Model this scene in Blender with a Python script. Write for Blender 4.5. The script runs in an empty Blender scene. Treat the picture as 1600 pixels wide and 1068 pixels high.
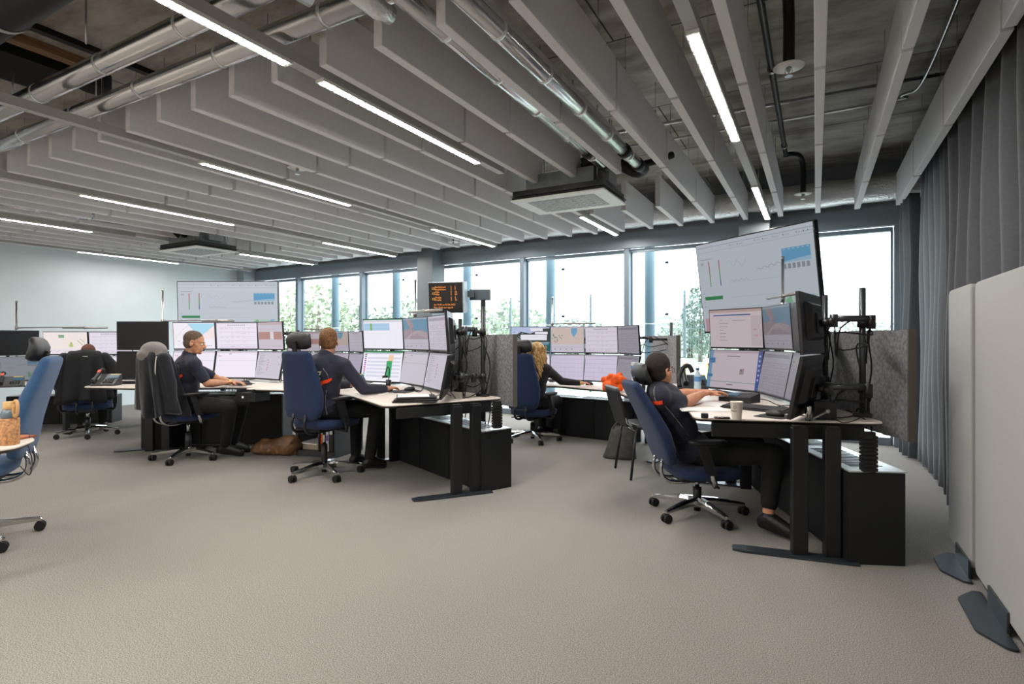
import bpy, bmesh, math, random
from mathutils import Vector, Matrix, Euler
random.seed(7)
D = bpy.data; S = bpy.context.scene; COL = S.collection
PI = math.pi
def rad(a): return a * PI / 180
# ---------------------------------------------------------------- camera, world, light, exposure
H = 1.25; YAW = rad(28.9); FPX = 860.0; HOR = 529.0
cam = D.objects.new('camera', D.cameras.new('camera')); COL.objects.link(cam)
cam.location = (0, 0, H); cam.rotation_euler = (PI/2, 0, YAW)
cam.data.sensor_width = 36; cam.data.lens = FPX/1600*36
cam.data.shift_y = -5/1600; cam.data.clip_start = .05; cam.data.clip_end = 500
S.camera = cam
S.view_settings.view_transform = 'Standard'; S.view_settings.look = 'None'
S.view_settings.exposure = 0.8; S.view_settings.gamma = 1
S.view_settings.use_curve_mapping = False
W = D.worlds.new('overcast'); S.world = W; W.use_nodes = True
wn = W.node_tree.nodes; wl = W.node_tree.links; wn.clear()
w_out = wn.new('ShaderNodeOutputWorld'); w_bg = wn.new('ShaderNodeBackground')
w_tc = wn.new('ShaderNodeTexCoord'); w_sep = wn.new('ShaderNodeSeparateXYZ'); w_r = wn.new('ShaderNodeValToRGB')
w_n = wn.new('ShaderNodeTexNoise'); w_n.inputs['Scale'].default_value = 2.2; w_n.inputs['Detail'].default_value = 4
w_a = wn.new('ShaderNodeMath'); w_a.operation = 'MULTIPLY_ADD'; w_a.inputs[1].default_value = .12
wl.new(w_tc.outputs['Generated'], w_sep.inputs[0]); wl.new(w_tc.outputs['Generated'], w_n.inputs['Vector'])
wl.new(w_n.outputs['Fac'], w_a.inputs[0]); wl.new(w_sep.outputs['Z'], w_a.inputs[2]); wl.new(w_a.outputs[0], w_r.inputs[0])
w_r.color_ramp.elements[0].position = .0; w_r.color_ramp.elements[0].color = (.80, .86, .90, 1)
w_r.color_ramp.elements[1].position = .5; w_r.color_ramp.elements[1].color = (.88, .92, .96, 1)
wl.new(w_r.outputs[0], w_bg.inputs['Color']); w_bg.inputs['Strength'].default_value = 3.2
wl.new(w_bg.outputs[0], w_out.inputs[0])
LED = 135.0            # radiance of the lit lamp squares
# ---------------------------------------------------------------- pixel of the photograph -> place in the room
FX, FY = -math.sin(YAW), math.cos(YAW); RX, RY = math.cos(YAW), math.sin(YAW)
def Pd(px, d):
    l = (px-800)/FPX*d
    return Vector((FX*d+RX*l, FY*d+RY*l))
def P(px, py, z=0.0): return Pd(px, FPX*(H-z)/(py-HOR))
# ---------------------------------------------------------------- materials
MC = {}
def lin(c):
    if isinstance(c, str):
        c = [int(c[i:i+2], 16)/255 for i in (0, 2, 4)]
        c = [v/12.92 if v <= .04045 else ((v+.055)/1.055)**2.4 for v in c]
    return (c[0], c[1], c[2], 1)
def mat(name, col, rough=.5, metal=0, noise=0, nscale=20, bump=0, bscale=200, spec=.5, emit=0, coat=0, stretch=None, sheen=0, col2=None):
    if name in MC: return MC[name]
    m = D.materials.new(name); m.use_nodes = True; MC[name] = m
    nt = m.node_tree; b = nt.nodes['Principled BSDF']; c = lin(col)
    b.inputs['Base Color'].default_value = c; b.inputs['Roughness'].default_value = rough
    b.inputs['Metallic'].default_value = metal; b.inputs['Specular IOR Level'].default_value = spec
    if coat: b.inputs['Coat Weight'].default_value = coat
    if sheen: b.inputs['Sheen Weight'].default_value = sheen
    if emit:
        b.inputs['Emission Color'].default_value = c; b.inputs['Emission Strength'].default_value = emit
    tc = nt.nodes.new('ShaderNodeTexCoord'); src = tc.outputs['Object']
    if stretch:
        mp = nt.nodes.new('ShaderNodeMapping'); mp.inputs['Scale'].default_value = stretch
        nt.links.new(src, mp.inputs[0]); src = mp.outputs[0]
    if noise or col2:
        n = nt.nodes.new('ShaderNodeTexNoise'); n.inputs['Scale'].default_value = nscale; n.inputs['Detail'].default_value = 5
        nt.links.new(src, n.inputs['Vector']); r = nt.nodes.new('ShaderNodeValToRGB')
        a = [max(0, v*(1-noise)) for v in c[:3]]+[1]; d_ = [min(1, v*(1+noise)) for v in c[:3]]+[1]
        if col2: a, d_ = c, lin(col2)
        r.color_ramp.elements[0].position = .35; r.color_ramp.elements[1].position = .65
        r.color_ramp.elements[0].color = a; r.color_ramp.elements[1].color = d_
        nt.links.new(n.outputs['Fac'], r.inputs[0]); nt.links.new(r.outputs[0], b.inputs['Base Color'])
    if bump:
        n = nt.nodes.new('ShaderNodeTexNoise'); n.inputs['Scale'].default_value = bscale; n.inputs['Detail'].default_value = 3
        nt.links.new(src, n.inputs['Vector']); bp = nt.nodes.new('ShaderNodeBump')
        bp.inputs['Strength'].default_value = bump; bp.inputs['Distance'].default_value = .01
        nt.links.new(n.outputs['Fac'], bp.inputs['Height']); nt.links.new(bp.outputs[0], b.inputs['Normal'])
    return m
def scr(col, s=1.0):
    """lit pixels of a display: gives off light, glossy glass in front"""
    key = 'display_%s_%03d' % (col, int(s*100))
    if key in MC: return MC[key]
    m = D.materials.new(key); m.use_nodes = True; MC[key] = m
    b = m.node_tree.nodes['Principled BSDF']; c = lin(col)
    b.inputs['Base Color'].default_value = (.01, .01, .012, 1); b.inputs['Roughness'].default_value = .35
    b.inputs['Specular IOR Level'].default_value = .25
    b.inputs['Emission Color'].default_value = c; b.inputs['Emission Strength'].default_value = s*.6
    return m
m_black = mat('black_metal', '17181a', .42, 0, spec=.4)
m_cab = mat('black_cabinet', '191a1c', .5, noise=.06, nscale=3, spec=.35)
m_plast = mat('black_plastic', '141416', .45)
m_bezel = mat('monitor_black', '101114', .35)
m_chrome = mat('polished_aluminium', 'c9c8c6', .14, 1)
m_steel = mat('brushed_steel', 'b8b8b6', .28, 1, bump=.1, bscale=60, stretch=(1, 1, 20))
m_wht = mat('white_plastic', 'dcdcd8', .4)
m_silver = mat('silver_paint', 'a9a8a4', .35, .7)
m_blue = mat('blue_chair_fabric', '0e264a', .9, noise=.18, nscale=160, bump=.35, bscale=420, sheen=.08)
m_bluel = mat('light_blue_chair_fabric', '295078', .85, noise=.15, nscale=160, bump=.35, bscale=420, sheen=.2)
m_hrest = mat('black_leather', '1b1b1d', .5, bump=.15, bscale=120)
m_top = mat('desk_laminate', 'd5cbc0', .42, noise=.03, nscale=8, spec=.4)
m_edge = mat('desk_edge_black', '26241f', .5)
m_skin = mat('skin', 'c98e6f', .55, noise=.08, nscale=14, spec=.35)
m_skin2 = mat('skin_tan', 'b98566', .55, noise=.08, nscale=14, spec=.35)
m_navy = mat('navy_cloth', '1d1f31', .9, noise=.12, nscale=30, bump=.6, bscale=14, sheen=.1)
m_dark = mat('dark_trousers', '08090b', .9, noise=.15, nscale=20, bump=.5, bscale=12)
m_shoe = mat('black_shoe', '0d0d0f', .5, bump=.3, bscale=60)
m_paper = mat('paper', 'e4e2df', .7, noise=.02, nscale=4)
m_orange = mat('orange_cloth', 'f0601a', .8, noise=.15, nscale=18, bump=.5, bscale=30)
m_baf = mat('baffle_felt', 'dad8d9', .95, noise=.035, nscale=90, bump=.15, bscale=400)
m_rail = mat('rail_paint', 'a9a6a3', .5)
m_frame = mat('window_aluminium', '7b8a95', .4, .3)
m_foil = mat('aluminium_cladding', 'c6c7c8', .22, .95, bump=.25, bscale=9, stretch=(1, 1, 1))
m_foilw = mat('wrinkled_foil', 'e6e6e6', .3, .75, bump=1.0, bscale=38)
m_gun = mat('gunmetal', '4a4c4e', .35, .7)
m_rubber = mat('black_rubber', '0e0e0f', .7)
# ---------------------------------------------------------------- mesh helpers
class MB:
    def __init__(s): s.b = bmesh.new(); s.mi = 0; s.mats = []
    def use(s, m):
        if m not in s.mats: s.mats.append(m)
        s.mi = s.mats.index(m); return s
    def _f(s, vs, sm=False):
        try: f = s.b.faces.new(vs)
        except ValueError: return None
        f.material_index = s.mi; f.smooth = sm; return f
    def box(s, c, d, rot=None, M=None, bev=0):
        c = Vector(c); R = Euler(rot).to_matrix() if rot else Matrix.Identity(3)
        vs = []
        for x in (-.5, .5):
            for y in (-.5, .5):
                for z in (-.5, .5):
                    v = R @ Vector((x*d[0], y*d[1], z*d[2])) + c
                    if M: v = M @ v
                    vs.append(s.b.verts.new(v))
        fs = [s._f([vs[i] for i in q]) for q in ((0,1,3,2),(4,6,7,5),(0,4,5,1),(2,3,7,6),(0,2,6,4),(1,5,7,3))]
        if bev:
            es = list({e for f in fs if f for e in f.edges})
            bmesh.ops.bevel(s.b, geom=es, offset=bev, segments=2, affect='EDGES', profile=.5)
        return s
    def ring(s, pts): return [s.b.verts.new(p) for p in pts]
    def loft(s, rings, cap=True, sm=True, closed=True):
        rs = [s.ring(r) for r in rings]
        for a, b in zip(rs, rs[1:]):
            n = len(a)
            for i in range(n if closed else n-1):
                s._f((a[i], a[(i+1) % n], b[(i+1) % n], b[i]), sm)
        if cap: s._f(rs[0][::-1], False); s._f(rs[-1], False)
        return s
    def tube(s, pts, r, n=10, cap=True, M=None):
        pts = [Vector(p) for p in pts]; rr = r if isinstance(r, (list, tuple)) else [r]*len(pts)
        rings = []; up = None
        for i, p in enumerate(pts):
            t = (pts[min(i+1, len(pts)-1)]-pts[max(i-1, 0)]).normalized()
            if up is None:
                up = t.orthogonal().normalized()
            up = (up - t*up.dot(t))
            if up.length < 1e-5: up = t.orthogonal()
            up.normalize(); q = t.cross(up)
            rings.append([p + (up*math.cos(2*PI*k/n)+q*math.sin(2*PI*k/n))*rr[i] for k in range(n)])
        if M: rings = [[M @ v for v in rg] for rg in rings]
        return s.loft(rings, cap)
    def lathe(s, prof, c=(0,0,0), n=20, M=None, cap=True):
        rings = [[Vector((c[0]+r*math.cos(2*PI*k/n), c[1]+r*math.sin(2*PI*k/n), c[2]+z)) for k in range(n)] for r, z in prof]
        if M: rings = [[M @ v for v in rg] for rg in rings]
        return s.loft(rings, cap)
    def prism(s, poly, z0, z1, sm=False):
        a = s.ring([(p[0], p[1], z0) for p in poly]); b = s.ring([(p[0], p[1], z1) for p in poly]); n = len(poly)
        for i in range(n): s._f((a[i], a[(i+1) % n], b[(i+1) % n], b[i]), sm)
        s._f(a[::-1]); s._f(b); return s
    def quad(s, pts): s._f(s.ring(pts)); return s
    def sphere(s, c, r, n=12, M=None):
        c = Vector(c); r = r if isinstance(r, (list, tuple)) else (r, r, r)
        h = n//2+1; rings = []
        for j in range(1, h):
            th = PI*j/h
            rings.append([Vector((c[0]+r[0]*math.sin(th)*math.cos(2*PI*k/n), c[1]+r[1]*math.sin(th)*math.sin(2*PI*k/n), c[2]-r[2]*math.cos(th))) for k in range(n)])
        if M: rings = [[M @ v for v in rg] for rg in rings]
        return s.loft(rings, True)
    def cap(s, p0, r0, p1, r1, n=12):
        s.sphere(p0, r0, n); s.sphere(p1, r1, n); p0, p1 = Vector(p0), Vector(p1)
        if (p1-p0).length > 1e-4: s.tube([p0, p1], [r0, r1], n)
        return s
    def build(s, name, m=None, parent=None, loc=None, rot=None, norm=True):
        if norm: bmesh.ops.recalc_face_normals(s.b, faces=s.b.faces)
        me = D.meshes.new(name); s.b.to_mesh(me); s.b.free()
        if m is not None: me.materials.append(m)
        for x in (s.mats if m is None else []): me.materials.append(x)
        o = D.objects.new(name, me); COL.objects.link(o)
        if parent is not None: o.parent = parent
        if loc is not None: o.location = loc
        if rot is not None: o.rotation_euler = rot
        return o
def tag(o, label, cat, group=None):
    o['label'] = label; o['category'] = cat
    if group: o['group'] = group
    return o
def struct(o, label=None):
    o['kind'] = 'structure'
    if label: o['label'] = label
    return o
def thing(name, label, cat, loc=(0,0,0), rz=0, group=None):
    o = D.objects.new(name, None); COL.objects.link(o); o.empty_display_size = .1
    o.location = loc; o.rotation_euler = (0, 0, rz); return tag(o, label, cat, group)
def copy_tree(o, parent=None):
    c = o.copy(); COL.objects.link(c); c.parent = parent
    for ch in list(o.children): copy_tree(ch, c)
    return c
def sq(a, b, n=20, e=3.2, cx=0, cy=0):
    """superellipse outline"""
    out = []
    for k in range(n):
        t = 2*PI*k/n; c, s_ = math.cos(t), math.sin(t)
        out.append((cx+a*math.copysign(abs(c)**(2/e), c), cy+b*math.copysign(abs(s_)**(2/e), s_)))
    return out
def pillow(mb, secs, e=3.2, n=20, M=None):
    """secs: (centre xyz, half width along X, half thickness, tilt of the thickness axis about X from +Y)"""
    rings = []
    for c, a, b, t in secs:
        rg = []
        for (u, v) in sq(a, b, n, e):
            p = Vector((c[0]+u, c[1]+v*math.cos(t), c[2]+v*math.sin(t)))
            rg.append(M @ p if M else p)
        rings.append(rg)
    return mb.loft(rings, True)
def round_poly(pts, r=.08, n=5):
    out = []; N = len(pts)
    for i in range(N):
        p = Vector(pts[i]); a = Vector(pts[i-1])-p; b = Vector(pts[(i+1) % N])-p
        k = min(r, a.length*.45, b.length*.45); a = p+a.normalized()*k; b = p+b.normalized()*k
        for j in range(n+1):
            t = j/n; q = a*(1-t)**2+p*2*t*(1-t)+b*t*t; out.append((q.x, q.y))
    return out
def arc(p0, p1, p2, n=8):
    p0, p1, p2 = Vector(p0), Vector(p1), Vector(p2)
    return [p0*(1-t)**2+p1*2*t*(1-t)+p2*t*t for t in [i/n for i in range(n+1)]]
def cable_pts(pts, n=24):
    """smooth curve through the points"""
    P_ = [Vector(p) for p in pts]; P_ = [P_[0]*2-P_[1]]+P_+[P_[-1]*2-P_[-2]]; out = []
    segs = len(P_)-3
    for i in range(segs):
        a, b, c, d = P_[i:i+4]
        for j in range(max(2, n//segs)):
            t = j/max(2, n//segs)
            out.append(.5*((2*b)+(c-a)*t+(2*a-5*b+4*c-d)*t*t+(3*b-a-3*c+d)*t**3))
    out.append(P_[-2]); return out
def text_mesh(name, s, size, m, parent=None, M=None, ext=.0006, align='LEFT', shear=0):
    cu = D.curves.new(name, 'FONT'); cu.body = s; cu.size = size; cu.extrude = ext; cu.align_x = align; cu.shear = shear
    cu.resolution_u = 3
    t = D.objects.new(name, cu); COL.objects.link(t)
    dg = bpy.context.evaluated_depsgraph_get(); me = D.meshes.new_from_object(t.evaluated_get(dg))
    D.objects.remove(t); me.materials.clear(); me.materials.append(m)
    if M is not None: me.transform(M)
    o = D.objects.new(name, me); COL.objects.link(o)
    if parent is not None: o.parent = parent
    return o
# ================================================================ THE ROOM
ZC = 3.35; XL, XR, YN = -11.4, 1.4, -3.6
def wy(x): return 7.79-.0403*x            # window line
# carpet
mc = D.materials.new('carpet'); mc.use_nodes = True; nt = mc.node_tree; b = nt.nodes['Principled BSDF']
b.inputs['Roughness'].default_value = .95; b.inputs['Specular IOR Level'].default_value = .15
tc = nt.nodes.new('ShaderNodeTexCoord')
n1 = nt.nodes.new('ShaderNodeTexNoise'); n1.inputs['Scale'].default_value = 210; n1.inputs['Detail'].default_value = 2
n2 = nt.nodes.new('ShaderNodeTexNoise'); n2.inputs['Scale'].default_value = .7; n2.inputs['Detail'].default_value = 4
for n in (n1, n2): nt.links.new(tc.outputs['Object'], n.inputs['Vector'])
r1 = nt.nodes.new('ShaderNodeValToRGB'); r1.color_ramp.elements[0].position = .36; r1.color_ramp.elements[1].position = .64
r1.color_ramp.elements[0].color = (.165, .153, .140, 1); r1.color_ramp.elements[1].color = (.40, .372, .342, 1)
nt.links.new(n1.outputs['Fac'], r1.inputs[0])
mx = nt.nodes.new('ShaderNodeMixRGB'); mx.blend_type = 'MULTIPLY'; mx.inputs[0].default_value = .35
r2 = nt.nodes.new('ShaderNodeValToRGB'); r2.color_ramp.elements[0].color = (.7, .7, .7, 1); r2.color_ramp.elements[0].position = .3; r2.color_ramp.elements[1].position = .7
nt.links.new(n2.outputs['Fac'], r2.inputs[0]); nt.links.new(r1.outputs[0], mx.inputs[1]); nt.links.new(r2.outputs[0], mx.inputs[2])
nt.links.new(mx.outputs[0], b.inputs['Base Color'])
bp = nt.nodes.new('ShaderNodeBump'); bp.inputs['Strength'].default_value = .4; bp.inputs['Distance'].default_value = .003
nt.links.new(n1.outputs['Fac'], bp.inputs['Height']); nt.links.new(bp.outputs[0], b.inputs['Normal'])
q = MB(); q.prism([(XL-.2, YN-.2), (XR+.2, YN-.2), (XR+.2, wy(XR+.2)+.15), (XL-.2, wy(XL-.2)+.15)], -.2, 0)
struct(q.build('floor', mc), 'beige grey looped carpet floor')
# concrete slab
mk = D.materials.new('board_marked_concrete'); mk.use_nodes = True; nt = mk.node_tree; b = nt.nodes['Principled BSDF']
b.inputs['Roughness'].default_value = .8
tc = nt.nodes.new('ShaderNodeTexCoord'); br = nt.nodes.new('ShaderNodeTexBrick')
br.inputs['Scale'].default_value = 1; br.inputs['Brick Width'].default_value = 2.5; br.inputs['Row Height'].default_value = 1.25
br.inputs['Mortar Size'].default_value = .008; br.inputs['Mortar Smooth'].default_value = .3
br.inputs['Color1'].default_value = (.50, .48, .45, 1); br.inputs['Color2'].default_value = (.42, .39, .355, 1); br.inputs['Mortar'].default_value = (.06, .055, .05, 1)
nt.links.new(tc.outputs['Object'], br.inputs['Vector'])
n1 = nt.nodes.new('ShaderNodeTexNoise'); n1.inputs['Scale'].default_value = 1.6; n1.inputs['Detail'].default_value = 9; n1.inputs['Roughness'].default_value = .65
mp = nt.nodes.new('ShaderNodeMapping'); mp.inputs['Scale'].default_value = (1, 2.6, 1)
nt.links.new(tc.outputs['Object'], mp.inputs[0]); nt.links.new(mp.outputs[0], n1.inputs['Vector'])
r1 = nt.nodes.new('ShaderNodeValToRGB'); r1.color_ramp.elements[0].position = .32; r1.color_ramp.elements[1].position = .68
r1.color_ramp.elements[0].color = (.42, .37, .31, 1); r1.color_ramp.elements[1].color = (1.15, 1.15, 1.12, 1)
nt.links.new(n1.outputs['Fac'], r1.inputs[0])
mx = nt.nodes.new('ShaderNodeMixRGB'); mx.blend_type = 'MULTIPLY'; mx.inputs[0].default_value = 1
nt.links.new(br.outputs[0], mx.inputs[1]); nt.links.new(r1.outputs[0], mx.inputs[2]); nt.links.new(mx.outputs[0], b.inputs['Base Color'])
bp = nt.nodes.new('ShaderNodeBump'); bp.inputs['Strength'].default_value = .4; bp.inputs['Distance'].default_value = .02
nt.links.new(n1.outputs['Fac'], bp.inputs['Height']); nt.links.new(bp.outputs[0], b.inputs['Normal'])
q = MB(); q.prism([(XL-.2, YN-.2), (XR+.2, YN-.2), (XR+.2, wy(XR+.2)+.15), (XL-.2, wy(XL-.2)+.15)], ZC, ZC+.25)
struct(q.build('ceiling', mk), 'raw board-marked concrete slab ceiling')
m_wall = mat('painted_wall', 'dfe9ee', .8, noise=.015, nscale=3)
m_wallw = mat('painted_wall_warm', 'cfc9c1', .85, noise=.02, nscale=3)
q = MB(); q.box((XL-.1, (YN+8.4)/2, ZC/2), (.2, 8.4-YN, ZC)); struct(q.build('wall_left', m_wall), 'pale blue-grey painted end wall')
q = MB(); q.box((XR+.1, (YN+8)/2, ZC/2), (.2, 8-YN, ZC)); struct(q.build('wall_right', m_wallw))
q = MB(); q.box(((XL+XR)/2, YN-.1, ZC/2), (XR-XL, .2, ZC)); struct(q.build('wall_back', m_wallw))
# window wall
ua = Vector((-1, .0403, 0)).normalized(); uang = math.atan2(-.0403, 1)   # rotation of boxes along the line
def wallbox(q, x0, x1, z0, z1, off, dep):
    xm = (x0+x1)/2; q.box((xm-off*.0403, wy(xm)+off, (z0+z1)/2), (abs(x1-x0)*1.0008, dep, z1-z0), (0, 0, uang)); return q
ZH = 2.56
q = MB(); wallbox(q, XL, XR, ZH, 2.78, -.06, .10); struct(q.build('trim_1', mat('header_panel', '7f8b95', .45, .25)), 'grey-blue metal header band above the windows')
q = MB(); wallbox(q, XL, XR, 2.78, ZC, .08, .14); struct(q.build('trim_2', mat('upper_facade', '8a8f92', .6)))
q = MB(); wallbox(q, .90, XR, 0, ZH, .06, .2); struct(q.build('wall_front', m_frame))
mull = [.87, -.70, -2.37, -4.13, -6.02, -7.79, -9.71, -11.36]
mg = D.materials.new('window_glass'); mg.use_nodes = True; nt = mg.node_tree; nt.nodes.remove(nt.nodes['Principled BSDF'])
tr = nt.nodes.new('ShaderNodeBsdfTransparent'); tr.inputs[0].default_value = (.93, .97, .98, 1)
gl = nt.nodes.new('ShaderNodeBsdfGlossy'); gl.inputs['Roughness'].default_value = .02
fw = nt.nodes.new('ShaderNodeLayerWeight'); fw.inputs[0].default_value = .5; fr = nt.nodes.new('ShaderNodeMath'); fr.operation = 'POWER'; fr.inputs[1].default_value = 5
nt.links.new(fw.outputs['Facing'], fr.inputs[0]); ms = nt.nodes.new('ShaderNodeMixShader')
nt.links.new(fr.outputs[0], ms.inputs[0]); nt.links.new(tr.outputs[0], ms.inputs[1]); nt.links.new(gl.outputs[0], ms.inputs[2])
nt.links.new(ms.outputs[0], nt.nodes['Material Output'].inputs[0])
for i, (a, c) in enumerate(zip(mull, mull[1:])):
    q = MB()
    wallbox(q, a, a-.075, 0, ZH, .0, .16); wallbox(q, a-.075, a-.10, 0, ZH, .06, .05)
    wallbox(q, a-.10, c, 0, .09, .05, .08); wallbox(q, a-.10, c, ZH-.05, ZH, .05, .08)
    wallbox(q, c+.02, c, .09, ZH-.05, .06, .05)
    w = struct(q.build('window_%d' % (i+1), m_frame))
    q = MB(); wallbox(q, a-.10, c+.02, .09, ZH-.05, .065, .008)
    q.build('glass_pane', mg, w)
    L = D.lights.new('sky_portal', 'AREA'); L.shape = 'RECTANGLE'; L.size = abs(a-c)-.15; L.size_y = ZH-.2; L.cycles.is_portal = True
    o = D.objects.new('sky_portal', L); COL.objects.link(o); xm = (a+c)/2; o.location = (xm, wy(xm)+.2, ZH/2); o.rotation_euler = (-PI/2, 0, uang)
m_col = mat('column_paint', '6a7379', .5)
q = MB(); wallbox(q, -6.14, -5.80, 0, ZC, -.2, .34); struct(q.build('trim_3', m_col), 'grey square column between the windows')
q = MB(); wallbox(q, -.85, -.5, 0, ZC, -.2, .34); struct(q.build('trim_4', m_col))
q = MB(); q.box((XL+.12, 8.0, ZC/2), (.24, .3, ZC)); struct(q.build('trim_5', mat('pale_column', 'aab6bc', .5)))
# foil-wrapped duct above the windows
q = MB(); pts = []
for i in range(61):
    x = XR-.05+(XL+.1-XR+.05)*i/60; pts.append((x, wy(x)-.30, 2.955))
q.tube(pts, [.150+.008*math.sin(i*2.3) for i in range(61)], 18)
tag(q.build('duct', m_foilw), 'wrinkled foil-wrapped duct running above the window header', 'duct')
# ---------------------------------------------------------------- acoustic baffles
ZB = 2.72; YJ = [2.08, 3.43, 4.78, 6.12, 7.38]
BXK = [.80-.39*k for k in range(31)]
mm = {}
wires = {}
def baffle(ln):
    q = MB(); q.box((0, ln/2, .17), (.055, ln-.035, .34), bev=.004); return q
def ordn(n): return {1: '1st', 2: '2nd', 3: '3rd', 21: '21st', 22: '22nd', 23: '23rd', 31: '31st'}.get(n, '%dth' % n)
seg = ['nearest the camera', 'second from the camera', 'second from the windows', 'nearest the windows']
qh = MB(); qh.tube([(0, 0, .34), (0, 0, ZC-ZB)], .0025, 6); qh.box((0, 0, .375), (.012, .012, .05)); hang_me = qh.build('hanger_wire', m_steel); HM = hang_me.data; D.objects.remove(hang_me)
for j in range(4):
    o = baffle(YJ[j+1]-YJ[j]).build('ceiling_baffle', m_baf); mm[j] = o.data; D.objects.remove(o)
for k, x in enumerate(BXK):
    for j in range(4):
        # panels left out around the two ceiling cassettes
        if j == 2 and (-2.62 < x < -1.4 or -8.9 < x < -7.6): continue
        if j == 1 and (-1.6 < x < -1.4): pass
        o = D.objects.new('ceiling_baffle', mm[j]); COL.objects.link(o); o.location = (x, YJ[j], ZB)
        tag(o, 'grey felt ceiling baffle in the %s row from the curtain, %s' % (ordn(k+1), seg[j]), 'acoustic panel', 'acoustic baffles under the concrete ceiling')
        ln = YJ[j+1]-YJ[j]
        for f in (.2, .8):
            h = D.objects.new('hanger_wire', HM); COL.objects.link(h); h.parent = o; h.location = (0, ln*f, 0)
# ---------------------------------------------------------------- light rails
m_led = mat('lit_diffuser', 'fffaf3', .4, emit=LED); m_led_dim = mat('lit_diffuser_dimmed', 'fffaf3', .4, emit=LED*.35)
def squares(a, c, y0, z, parent, m):
    q = MB(); n = int((c-a)/.052); st = (c-a)/n
    for i in range(n):
        y = a+st*(i+.5)-y0; q.quad([(-.022, y-st*.33, z), (-.022, y+st*.33, z), (.022, y+st*.33, z), (.022, y-st*.33, z)])
    q.build('diffuser', m, parent, norm=False)
RAILS = [(-.51, [(1.2, 7.35)], [(2.69, 4.3), (5.7, 7.3)], 'first light rail from the curtain'),
         (-2.43, [(.1, 4.21), (5.6, 7.45)], [(.35, 1.96), (2.185, 3.82), (6.1, 7.4)], 'second light rail from the curtain, beside the near ceiling cassette'),
         (-4.41, [(.1, 7.45)], [(2.72, 4.36), (5.82, 7.4)], 'third light rail from the curtain'),
         (-6.46, [(.1, 7.5)], [(2.74, 4.4), (5.85, 7.45)], 'fourth light rail from the curtain'),
         (-8.56, [(.1, 4.3), (5.6, 7.6)], [(2.12, 3.77), (5.95, 7.5)], 'fifth light rail from the curtain'),
         (-10.7, [(.1, 7.7)], [(4.5, 6.15)], 'light rail nearest the pale end wall')]
for x, segs, lits, lb in RAILS:
    t = thing('light_rail', 'white suspended strip lamp, ' + lb, 'ceiling light', (x, segs[0][0], 2.70), 0, 'suspended strip lamps')
    y0 = segs[0][0]
    for a, c in segs:
        q = MB(); q.box((0, (a+c)/2-y0, .035), (.062, c-a, .06)); q.build('rail_housing', m_rail, t)
        q = MB()
        for y in [a+.4+i*1.5 for i in range(int((c-a-.4)/1.5)+1)]: q.tube([(0, y-y0, .065), (0, y-y0, ZC-2.70)], .002, 6)
        q.build('suspension_wire', m_steel, t)
    for a, c in lits:
        q = MB(); q.box((0, (a+c)/2-y0, -.004), (.064, c-a+.02, .018)); hs = q.build('lamp_module', m_wht, t)
        squares(a, c, y0, -.0145, hs, m_led_dim if x < -10 else m_led)
# unseen lit strips added behind the camera to brighten the near floor
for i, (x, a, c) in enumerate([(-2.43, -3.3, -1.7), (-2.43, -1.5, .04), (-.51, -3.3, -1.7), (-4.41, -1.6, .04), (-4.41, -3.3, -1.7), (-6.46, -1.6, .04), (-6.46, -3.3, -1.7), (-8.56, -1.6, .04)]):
    t = thing('light_rail', ordn(i+1)+' unseen white strip lamp added behind the camera', 'ceiling light', (x, a, 2.70), 0, 'unseen strip lamps added behind the camera')
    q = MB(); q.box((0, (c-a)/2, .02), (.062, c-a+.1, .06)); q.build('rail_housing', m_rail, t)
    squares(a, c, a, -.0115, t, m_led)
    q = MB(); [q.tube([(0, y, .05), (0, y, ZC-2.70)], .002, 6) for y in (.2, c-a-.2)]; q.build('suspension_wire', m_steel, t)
# ---------------------------------------------------------------- ducts and pipes
def pipe(name, pts, r, m, label, cat='pipe', n=16, group=None): 
    q = MB(); q.tube(pts, r, n); return tag(q.build(name, m), label, cat, group)
def clad(name, p0, p1, r, label, m=m_foil, bands=6, group=None):
    p0, p1 = Vector(p0), Vector(p1); t = tag(MB().tube([p0, p1], r, 20).build(name, m), label, 'duct', group)
    for i in range(bands):
        c = p0.lerp(p1, (i+.5)/bands); d = (p1-p0).normalized()
        MB().tube([c-d*.012, c+d*.012], r+.003, 20).build('joint_band', m_foilw, t)
    return t
m_void = mat('void_black', '0b0b0c', .8)
clad('insulated_pipe', (-11.2, 1.78, 2.97), (-.9, 1.78, 2.97), .062, 'silver clad pipe crossing the open ceiling, the nearer of two to the camera', bands=12, group='clad pipes crossing the open ceiling')
clad('insulated_pipe', (-11.2, 2.0, 2.90), (-.9, 2.0, 2.90), .058, 'silver clad pipe crossing the open ceiling just before the baffle ends', bands=12, group='clad pipes crossing the open ceiling')
A1 = clad('insulated_pipe', (-1.35, 1.0, 2.74), (-1.33, 4.62, 2.74), .046, 'silver clad pipe to the near ceiling cassette, right one of the pair', bands=7, group='clad pipes to the near ceiling cassette')
A2 = clad('insulated_pipe', (-1.66, 1.0, 2.83), (-1.64, 4.62, 2.78), .046, 'silver clad pipe to the near ceiling cassette, left one of the pair', bands=7, group='clad pipes to the near ceiling cassette')
for A_, x, z in ((A1, -1.33, 2.74), (A2, -1.64, 2.785)):
    MB().tube([(x, 4.22, z), (x, 4.28, z)], .055, 16).build('rubber_clamp', m_rubber, A_)
    MB().tube([(x, 4.60, z), (x, 4.70, z)], .052, 16).build('rubber_end', m_rubber, A_)
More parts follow.
